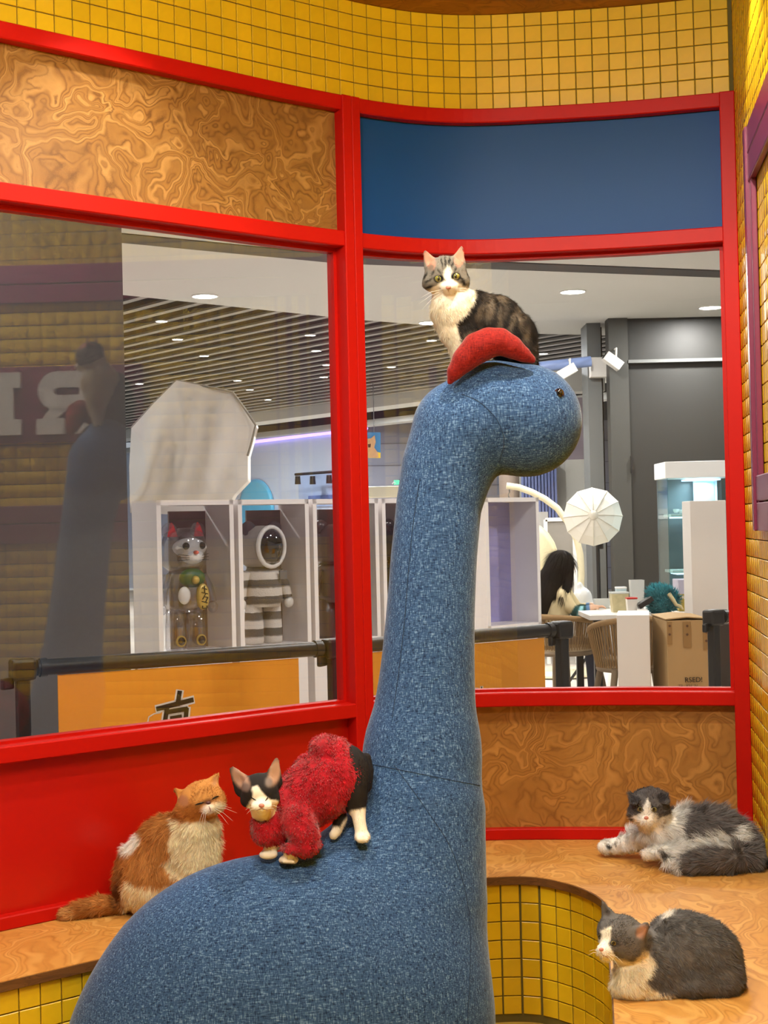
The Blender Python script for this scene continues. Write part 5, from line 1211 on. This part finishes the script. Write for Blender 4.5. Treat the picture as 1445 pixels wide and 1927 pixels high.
# ------------------------------------------------------------------ cream hanging chair
hc = thing('hanging_chair', (*at(1040, 1100, 12.6).xy, 0), 'cream woven hanging chair on a curved cream pipe stand', 'chair')
M_CREAM = plain('cream_pipe', rgb(228, 218, 184), 0.4); Yh = 12.6
pts = [(953, 914), (975, 917), (1000, 926), (1025, 939), (1048, 956), (1070, 985), (1085, 1015), (1092, 1045), (1094, 1080), (1092, 1120)]
bz = Vector((at(1088, 1100, Yh).x, Yh, 0.02)); MB().tube([at(x, y, Yh) for x, y in pts] + [bz + Vector((0, 0, .3)), bz], 0.030, 10).build('stand_pipe', M_CREAM, hc)
MB().tube([at(957, 918, Yh), at(959, 926, Yh), at(956, 931, Yh), at(959, 938, Yh)], 0.006, 5).build('hook', M_STEEL, hc)
MB().lathe([(0.40, 0.0), (0.40, 0.02), (0.36, 0.03)], (bz.x - .2, Yh, 0), 24).build('base_ring', M_CREAM, hc)
shp = []
for i in range(13):
    a_ = math.pi * i / 12
    for j in range(15):
        b_ = -math.pi / 2 + math.pi * j / 14; shp.append(at(1000, 1062, Yh + .1) + Vector((0.30 * math.sin(a_) * math.cos(b_) - .06, -0.30 * math.sin(a_) * math.sin(b_) * .6, 0.38 * math.cos(a_))))
mb = MB(); mb.add(shp, [(i * 15 + j, i * 15 + j + 1, (i + 1) * 15 + j + 1, (i + 1) * 15 + j) for i in range(12) for j in range(14)], True); shl = mb.build('shell', plain('cream_rattan', rgb(226, 212, 172), 0.7, var=0.12, scale=60, bump=0.5), hc)
sm_ = shl.modifiers.new('thickness', 'SOLIDIFY'); sm_.thickness = 0.02
MB().tube([shp[i * 15 + 7] for i in range(13)], 0.012, 6).build('shell_rib', M_CREAM, hc)

# ------------------------------------------------------------------ white framed stand and notice board far back
fs = thing('framed_stand', (*at(1056, 1100, 13.5).xy, 0), 'white framed glass display stand behind the umbrella lamp', 'stand')
a, b = at(1026, 978, 13.5), at(1085, 1190, 13.5)
for u in (a.x, b.x): MB().box((u, 13.5, (a.z) / 2), (0.035, 0.035, a.z)).build('upright', M_WHITE, fs)
for z in (a.z, 0.55): MB().box(((a.x + b.x) / 2, 13.5, z), (b.x - a.x, 0.035, 0.035)).build('crossbar', M_WHITE, fs)
MB().box(((a.x + b.x) / 2, 13.5, (a.z + .55) / 2), (b.x - a.x - .03, 0.006, a.z - .57)).build('pane', plain('stand_pane_grey', rgb(150, 144, 136), 0.2), fs)
nb = thing('notice_board', (*at(1010, 1100, 14.5).xy, 0), 'white notice board with small black pictures behind the hanging chair', 'notice board')
a, b = at(985, 964, 14.5), at(1033, 1060, 14.5); MB().box(((a.x + b.x) / 2, 14.5, a.z / 2), (b.x - a.x, 0.04, a.z)).build('board', M_WHITE, nb)
for (x0, y0, x1, y1) in ((991, 974, 1011, 985), (1002, 998, 1020, 1012)):
    a, b = at(x0, y0, 14.47), at(x1, y1, 14.47); MB().box(((a.x + b.x) / 2, 14.47, (a.z + b.z) / 2), (b.x - a.x, 0.01, a.z - b.z)).build('picture', plain('photo_print', rgb(66, 60, 56), 0.5, var=0.5, scale=20), nb)
# hanging box spotlights
for (x, y, tilt, lab) in ((1066, 700, -0.5, 'white box spotlight hanging above the dinosaur muzzle'), (1153, 680, 0.65, 'white box spotlight hanging in front of the grey pillar')):
    p = at(x, y, 13.15); o = thing('box_spotlight', p, lab, 'spotlight', 'box spotlights on the mall ceiling')
    MB().box(p, (0.18, 0.13, 0.09), M=Matrix.Rotation(tilt, 3, 'Y'), bev=.006).build('housing', plain('spot_white', rgb(214, 210, 204), 0.4), o)
    MB().box(p + Matrix.Rotation(tilt, 3, 'Y') @ Vector((-0.094, -0.01, -.006)), (0.012, 0.07, 0.055), M=Matrix.Rotation(tilt, 3, 'Y')).build('lens', M_BLK, o)
    MB().tube([p + Vector((0.03, 0, 0.02)), p + Vector((0.035, 0, 0.12)), p + Vector((0.05, 0.22, 0.13))], 0.010, 6).build('bracket', plain('spot_white', rgb(214, 210, 204), 0.4), o)
p = at(1126, 692, 13.54); MB().box(p, (0.17, 0.12, 0.19), bev=.008).build('junction_box', plain('spot_white', rgb(214, 210, 204), 0.4), None, 'small white junction box on top of the grey pillar', 'box')
# ribbed duct: pale blue light strip under the slats
a, b = at(985, 694, 13.36), at(1112, 680, 13.36); MB().tube([a, b], 0.05, 8).build('ceiling_duct', plain('duct_blue', rgb(120, 140, 186), 0.4), None, 'pale blue duct under the dark slats behind the dinosaur head', 'duct')
a, b = at(1020, 722, 15), at(1125, 714, 15); MB().box((a + b) / 2, (abs(b.x - a.x) + .1, 0.3, 0.24)).build('beam', M_SOFF, None, kind='structure')

# ------------------------------------------------------------------ lit glass cabinet
cb = thing('glass_cabinet', (*at(1312, 1000, 11.0).xy, 0), 'lit glass display cabinet with a white top beside the end red post', 'cabinet')
a, b = at(1251, 869, 10.85), at(1385, 897, 10.85); xm = (a.x + b.x) / 2; W_ = b.x - a.x
MB().box((xm, 11.07, (a.z + b.z) / 2), (W_, 0.44, a.z - b.z), bev=.004).build('top_box', M_WHITE, cb)
M_CAB = clear_mat('cabinet_glass', (0.80, 0.92, 0.92, 1), 1.4); zb_ = 0.35
MB().box((xm, 10.87, (b.z + zb_) / 2), (W_ - .03, 0.006, b.z - zb_)).build('front_pane', M_CAB, cb); MB().box((a.x + .02, 11.07, (b.z + zb_) / 2), (0.006, 0.40, b.z - zb_)).build('side_pane', M_CAB, cb)
MB().box((xm, 11.27, (b.z + zb_) / 2), (W_ - .03, 0.01, b.z - zb_)).build('back_panel', plain('cabinet_back', rgb(96, 106, 108), 0.3, var=0.25, scale=6), cb); MB().box((xm, 11.07, zb_ / 2), (W_, 0.42, zb_)).build('base_box', M_WHITE, cb)
for (x0, y0) in ((1262, 970), (1265, 1076)):
    p = at(x0, y0, 10.92); q = MB().box((p.x + .20, 11.06, p.z), (0.40, 0.30, 0.022), bev=.003).build('shelf', M_WHITE, cb)
    MB().box((p.x + .21, 11.06, p.z - .018), (0.34, 0.24, 0.012)).build('shelf_light', plain('cabinet_led', rgb(200, 224, 255), 0.5, emit=(0.7, 0.85, 1, 1), es=2.5), q)
MB().box((xm + .06, 11.12, b.z - .012), (0.26, 0.22, 0.012)).build('top_light', MATS['cabinet_led'], cb)
area('cabinet_light', (xm + .06, 11.08, b.z - .03), (xm + .06, 11.08, 0), 6.0, 0.2, (0.75, 0.88, 1.0))
for k_, (x, y) in enumerate(((1272, 960), (1281, 961), (1290, 960))):
    p = at(x, y, 11.0); MB().lathe([(0.012, -0.012), (0.022, 0.0), (0.024, 0.016), (0.020, 0.018)], p + Vector((0, 0, -.01)), 12).build('small_bowl', M_WHITE, None, ['small white bowl on the upper cabinet shelf near the glass side', 'small white bowl on the upper cabinet shelf, second from the glass side', 'small white bowl on the upper cabinet shelf beside the tall white box'][k_], 'bowl', 'small bowls in the cabinet')
a, b = at(1304, 901, 11.2), at(1350, 972, 11.2); pf = thing('picture_frame', (a.x, 11.2, b.z), 'pale blue framed picture standing inside the lit cabinet', 'picture')
MB().box(((a.x + b.x) / 2, 11.2, (a.z + b.z) / 2), (b.x - a.x, 0.02, a.z - b.z)).build('frame', plain('frame_ice', rgb(206, 226, 236), 0.4), pf); MB().box(((a.x + b.x) / 2, 11.187, (a.z + b.z) / 2), ((b.x - a.x) * .74, 0.01, (a.z - b.z) * .8)).build('print', plain('print_pale_blue', rgb(150, 190, 214), 0.4, var=0.2, scale=12), pf)

# ------------------------------------------------------------------ boxes and work table
def pbox(name, x0, y0, x1, y1, Y, dep, mat, lab, cat, z0=None, rz=0.0):
    a, b = at(x0, y0, Y), at(x1, y1, Y); zb = b.z if z0 is None else z0
    o = MB().box(((a.x + b.x) / 2, Y + dep / 2, (a.z + zb) / 2), (b.x - a.x, dep, a.z - zb), rz, bev=.004).build(name, mat, None, lab, cat); return recenter(o)
M_WB = plain('white_board_box', rgb(228, 220, 210), 0.5, var=0.02, scale=3)
tbz = H(-0.630)
wt = thing('work_table', (*at(1180, 1150, 9.6).xy, 0), 'white-topped work table crowded with containers in front of the seated person', 'table')
a, b = at(1108, 1150, 9.5), at(1318, 1150, 9.5)
MB().box(((a.x + b.x) / 2, 10.0, tbz - .015), (b.x - a.x, 1.05, 0.03)).build('table_top', M_WB, wt)
for u in (a.x + .06, b.x - .06):
    for v in (9.55, 10.45): MB().box((u, v, (tbz - .03) / 2), (0.05, 0.05, tbz - .03)).build('leg', M_BLK, wt)
pbox('white_pedestal', 1173, 1158, 1240, 1400, 8.15, 0.42, M_WB, 'low white square pedestal between the woven chair and the cardboard box', 'pedestal', 0.0, -0.18)
tall = pbox('white_column_box', 1298, 939, 1371, 1156, 8.66, 0.24, M_WB, 'tall white box standing upright before the glass cabinet', 'box', tbz)
st_ = pbox('black_crate', 1306, 1176, 1380, 1400, 8.60, 0.32, plain('crate_dark', rgb(52, 44, 40), 0.6), 'dark crate under the tall white box', 'crate', 0.0); _cz = max(v.co.z for v in st_.data.vertices); tall.location.z = _cz
cbx = thing('cardboard_box', (*at(1294, 1300, 8.05).xy, 0), 'brown cardboard carton with tape strips beside the barrier post', 'carton')
M_CARD = plain('cardboard', rgb(176, 142, 94), 0.8, var=0.06, scale=6); M_TAPE = plain('tape_brown', rgb(146, 114, 72), 0.35)
a, b = at(1254, 1168, 8.05), at(1334, 1300, 8.05); xm = (a.x + b.x) / 2; W_ = b.x - a.x
MB().box((xm, 8.27, a.z / 2 + .01), (W_, 0.44, a.z - .02), bev=.006).build('carton_body', M_CARD, cbx)
for s in (-1, 1): MB().box((xm + s * W_ * .26, 8.27, a.z + .012), (W_ * .52, 0.44, 0.006), M=Matrix.Rotation(s * 0.09, 3, 'Y')).build('flap', M_CARD, cbx)
for (x, y0, y1, w) in ((1259, 1170, 1213, 9), (1292, 1170, 1218, 15), (1328, 1182, 1222, 11)):
    p, q = at(x, y0, 8.046), at(x, y1, 8.046); t_ = MB().box((p.x, 8.046, (p.z + q.z) / 2), (w * 8.05 / F, 0.003, p.z - q.z)).build('tape_strip', M_TAPE, cbx)
    for yy in (y0 + 8, y0 + 24): MB().box(at(x + 1, yy, 8.043), (0.012, 0.002, 0.012), M=Matrix.Rotation(.785, 3, 'Y')).build('printed_mark', plain('tape_mark', rgb(92, 62, 40), 0.6), t_)
text_on('RSED!', at(1288, 1284, 8.043), 0.040, 0, M_BLK, cbx); text_on('TIL  KH  N', at(1276, 1294, 8.043), 0.024, 0, plain('ink_faded', rgb(110, 84, 58), 0.8), cbx)
M_PLA = plain('clear_tub', rgb(220, 222, 216), 0.25, alpha=0.72); M_TEAL = plain('teal_plush', rgb(64, 140, 150), 0.9, var=0.3, scale=40)
def tub(x0, y0, x1, y1, Y, lab, mat=M_PLA, lid=None, name='plastic_tub'):
    a, b = at(x0, y0, Y), at(x1, y1, Y); o = thing(name, ((a.x + b.x) / 2, Y + .07, tbz), lab, 'container', 'containers on the work table'); xm = (a.x + b.x) / 2; w = (b.x - a.x) / 2; h = a.z - tbz
    M4 = Matrix.Rotation(math.pi / 4, 3, 'Z'); s2 = math.sqrt(2)
    MB().lathe([(w * s2 * .84, 0.0), (w * s2, h), (w * s2 * .95, h), (w * s2 * .8, 0.01)], (xm, Y + w, tbz), 4, M4, False).build('tub_body', mat, o)
    if lid: MB().box((xm, Y + w, tbz + h + .006), (2.1 * w, 2.1 * w, 0.012), bev=.003).build('lid', lid, o)
tub(1120, 1128, 1150, 1150, 10.22, 'clear plastic tub on the table under the person\'s hand')
tub(1151, 1118, 1184, 1150, 9.75, 'clear sorting box with yellowish contents in the middle of the table', plain('tub_yellowish', rgb(206, 194, 150), 0.4, var=0.3, scale=30, alpha=0.85), M_PLA)
tub(1180, 1128, 1200, 1150, 9.55, 'small white tub with a red rim on the table', plain('tub_white', rgb(226, 220, 210), 0.5), M_TR)
tub(1187, 1092, 1214, 1150, 10.05, 'tall clear drink cup on the far side of the table', plain('tub_clear', rgb(214, 214, 210), 0.2, alpha=0.6), None, 'clear_cup')
tub(1160, 1108, 1180, 1150, 10.15, 'light blue lidded tub at the far side of the table', plain('tub_blue', rgb(186, 206, 212), 0.4), M_WHITE)
yb = thing('yellow_box', (*at(1289, 1140, 9.7).xy, tbz), 'clear-topped olive yellow box with printed letters next to the tall white box', 'box')
a, b = at(1277, 1118, 9.7), at(1312, 1146, 9.7); MB().box(((a.x + b.x) / 2, 9.8, (a.z + tbz) / 2), (b.x - a.x, 0.2, a.z - tbz), bev=.003).build('carton', plain('olive_yellow', rgb(170, 146, 56), 0.5), yb)
a2 = at(1277, 1091, 9.7); MB().box(((a.x + b.x) / 2, 9.8, (a2.z + a.z) / 2), (b.x - a.x, 0.2, a2.z - a.z), bev=.003).build('clear_lid', plain('lid_lilac', rgb(186, 180, 196), 0.3), yb); text_on('TR-OX', at(1278, 1127, 9.695), 0.030, 0, M_WHITE, yb)
bk = MB().box(at(1216, 1140, 9.5) + Vector((0, 0.05, 0.02)), (0.11, 0.09, 0.035), M=Matrix.Rotation(-0.55, 3, 'Y'), bev=.004).build('black_case', M_BLK, None, 'small black case propped on the table beside the teal fluffy toy', 'case'); recenter(bk)
bgp = Soft(10.42, 5); bgp.e((1096, 1125, 0), (18, 20, 20)).e((1091, 1106, 0), (7, 12, 8)).e((1104, 1138, 0), (14, 12, 16)).e((1090, 1140, 0), (16, 12, 18))
v, q, n = soft_mesh(bgp, 0.012, lambda P: tbz + .002 - P[..., 2]); recenter(arrmesh('plastic_bag', v, q, plain('bag_white', rgb(232, 232, 230), 0.3, alpha=0.9, bump=0.6, scale=25), None, True)); tag(bpy.data.objects['plastic_bag'], 'crumpled white plastic bag on the table beyond the person', 'bag')
tl = Soft(9.6, 5); tl.e((1246, 1130, 0), (24, 26, 18)).e((1232, 1118, 0), (12, 12, 12)).e((1262, 1126, 0), (14, 14, 12)).e((1244, 1146, 0), (18, 9, 14))
v, q, n = soft_mesh(tl, 0.009, lambda P: tbz + .002 - P[..., 2]); ty_ = thing('fluffy_toy', (*at(1246, 1150, 9.6).xy, tbz), 'teal shaggy fluffy toy with a cream tail on the work table', 'toy')
TEALC = lambda P: np.clip(np.array(rgb(58, 136, 146)[:3]) * (1 + 0.4 * wob(P, 40, 31))[:, None], 0, 1)
arrmesh('body', v, q, M_SKIN, ty_, True, TEALC(v)); fur(ty_, v, q, n, TEALC, 2500, lambda x, y, P: np.full(len(x), 0.045), 0.005, comb((-0.4, -1, 0)), 0.6, 0.3, seed=12)
MB().tube([at(1258, 1118, 9.54), at(1266, 1128, 9.52), at(1272, 1138, 9.52), at(1281, 1141, 9.52), at(1285, 1147, 9.52)], [0.018, 0.014, 0.012, 0.010, 0.006], 7).build('tail', plain('tail_cream', rgb(206, 186, 140), 0.8), ty_)

# ------------------------------------------------------------------ rope-woven armchairs
M_ROPE = plain('rope_tan', rgb(150, 118, 78), 0.85, var=0.15, scale=60); M_CHF = plain('chair_frame_taupe', rgb(132, 112, 88), 0.6)
def rope_chair(loc, rz, lab, zt=0.74, dr=0.10):
    o = thing('rope_chair', (0, 0, 0), lab, 'chair', 'rope woven armchairs at the work table')
    th = [math.radians(-112 + 224 * i / 44) for i in range(45)]; R0, R1 = 0.275, 0.225
    top = [Vector((R0 * math.sin(t), -R0 * math.cos(t), zt - dr * (abs(t) / 1.95) ** 2)) for t in th]; low = [Vector((R1 * math.sin(t), -R1 * math.cos(t), 0.43)) for t in th]
    MB().tube(top, 0.020, 8).build('top_rail', M_ROPE, o); MB().tube([Vector((R1 * math.sin(t), -R1 * math.cos(t), 0.42)) for t in np.linspace(0, 2 * math.pi, 33)], 0.018, 8).build('seat_ring', M_CHF, o)
    mb = MB()
    for i in range(0, 45):
        for s in (-0.012, 0.0): mb.tube([top[i] + Vector((s, 0, 0)), (top[i] + low[i]) / 2 + Vector((s, 0, -.0)), low[i] + Vector((s, 0, 0))], 0.0048, 4, False)
    r_ = mb.build('rope_strands', M_ROPE, o); r_['kind'] = 'stuff'
    MB().lathe([(0.0001, 0.41), (0.22, 0.41), (0.235, 0.44), (0.22, 0.475), (0.0001, 0.485)], (0, 0, 0), 24).build('cushion', plain('cushion_tan', rgb(176, 156, 126), 0.9), o)
    for sx in (-1, 1):
        for sy in (-1, 1): MB().tube([Vector((sx * .17, sy * .17, 0.42)), Vector((sx * .21, sy * .21, 0.2)), Vector((sx * .235, sy * .235, 0.0))], [0.022, 0.019, 0.014], 8).build('leg', M_CHF, o)
    o.location = loc; o.rotation_euler = (0, 0, rz); return o
p = at(1192, 1180, 8.95); rope_chair((p.x, 8.95, 0), 0.10, 'rope woven armchair with its back turned, beside the white pedestal')
p = at(1054, 1190, 10.15); rope_chair((p.x, 10.15, 0), -0.75, 'rope woven armchair the dark-haired person sits in', 0.685, 0.06)

# ------------------------------------------------------------------ seated person
PS = Soft(10.15, 7)
PS.chain([(1052, 1212, 0, 24), (1047, 1175, 0, 25), (1048, 1140, 0, 25), (1056, 1112, 0, 19)], 8).e((1056, 1116, 0), (20, 14, 26)).c((1057, 1108, 0), (1060, 1084, 0), 8, 8)
PS.e((1061, 1062, 0), (18, 22, 18)).e((1074, 1068, 0), (7, 9, 8))
PS.chain([(1060, 1118, -20, 12), (1072, 1140, -24, 11), (1083, 1152, -22, 10), (1104, 1147, -18, 8), (1118, 1143, -16, 6)], 5)
PS.chain([(1066, 1118, 18, 12), (1088, 1146, 22, 10), (1112, 1140, 10, 7)], 5)
PS.e((1124, 1142, -16), (7, 3.6, 5), 8, 3)
for i, (dz, ln) in enumerate(((-6, 12), (-2.5, 14), (1, 13.5), (4.5, 11))):
    PS.chain([(1127, 1141, -16 + dz, 2.2), (1134, 1140.5 + i * .5, -16 + dz, 2.0), (1127 + ln, 1144 + i * .6, -16 + dz * 1.1, 1.6)], 1.5)
PS.chain([(1120, 1143, -21, 2.4), (1127, 1147, -25, 1.9)], 1.5)
PS.chain([(1052, 1212, -12, 19), (1090, 1214, -14, 16), (1112, 1216, -14, 13), (1116, 1290, -16, 10), (1117, 1345, -18, 8)], 6).chain([(1052, 1212, 14, 19), (1092, 1214, 16, 16), (1116, 1216, 16, 13), (1122, 1290, 16, 10), (1123, 1345, 16, 8)], 6)
PS.e((1126, 1352, -18), (14, 6, 8), 0, 4).e((1132, 1352, 16), (14, 6, 8), 0, 4)
pv, pq, pn = soft_mesh(PS, 0.0095)
SKN, JKT, GRN = rgb(226, 184, 156), rgb(226, 208, 164), rgb(36, 78, 76)
P_lay = [('p', [(1064, 1168), (1082, 1140), (1092, 1136), (1110, 1138), (1110, 1160), (1080, 1175)], GRN, 1.5), ('p', [(1085, 1158), (1092, 1140), (1098, 1140), (1094, 1162)], rgb(150, 206, 214), 1.2), ('p', [(1102, 1130), (1109, 1130), (1111, 1156), (1104, 1156)], rgb(92, 128, 170), 1.2),
    ('p', [(1109, 1126), (1160, 1126), (1160, 1160), (1111, 1160)], SKN, 1), ('p', [(1040, 1030), (1090, 1030), (1090, 1094), (1040, 1094)], SKN, 1), ('p', [(1030, 1198), (1160, 1198), (1160, 1330), (1030, 1330)], rgb(60, 66, 84), 2), ('p', [(1090, 1340), (1170, 1340), (1170, 1370), (1090, 1370)], rgb(220, 220, 216), 2)]
person = thing('person', (*at(1070, 1200, 10.15).xy, 0), 'person with long dark hair in a beige and green jacket seated at the table', 'person')
arrmesh('body', pv, pq, M_SKIN, person, True, paint(pv, JKT, P_lay, 0.4))
HR = Soft(10.15, 7); HR.e((1056, 1058, 0), (24, 22, 24)).chain([(1054, 1058, 2, 22), (1042, 1080, 0, 23), (1032, 1110, -4, 22), (1020, 1140, -4, 18), (1012, 1158, -4, 12)], 6).chain([(1072, 1062, -14, 9), (1070, 1090, -16, 8), (1062, 1118, -24, 6)], 5).sub((1084, 1072, 0), (14, 20, 20), 0, 3)
hv, hq, hn = soft_mesh(HR, 0.0095); HC = rgb(28, 24, 26); hcol = lambda P: np.clip(np.array(HC[:3]) * (1 + .5 * wob(P, 30, 41))[:, None], .002, 1)
hair = arrmesh('hair', hv, hq, M_SKIN, person, True, hcol(hv)); hair['label'] = 'long straight dark hair'
fur(hair, hv, hq, hn, hcol, 5000, lambda x, y, P: np.full(len(x), 0.10), 0.004, comb((-0.25, 1, 0)), 0.08, 0.05, 'hair_strands', M_FUR, 14, 0.2, None, 0.05)
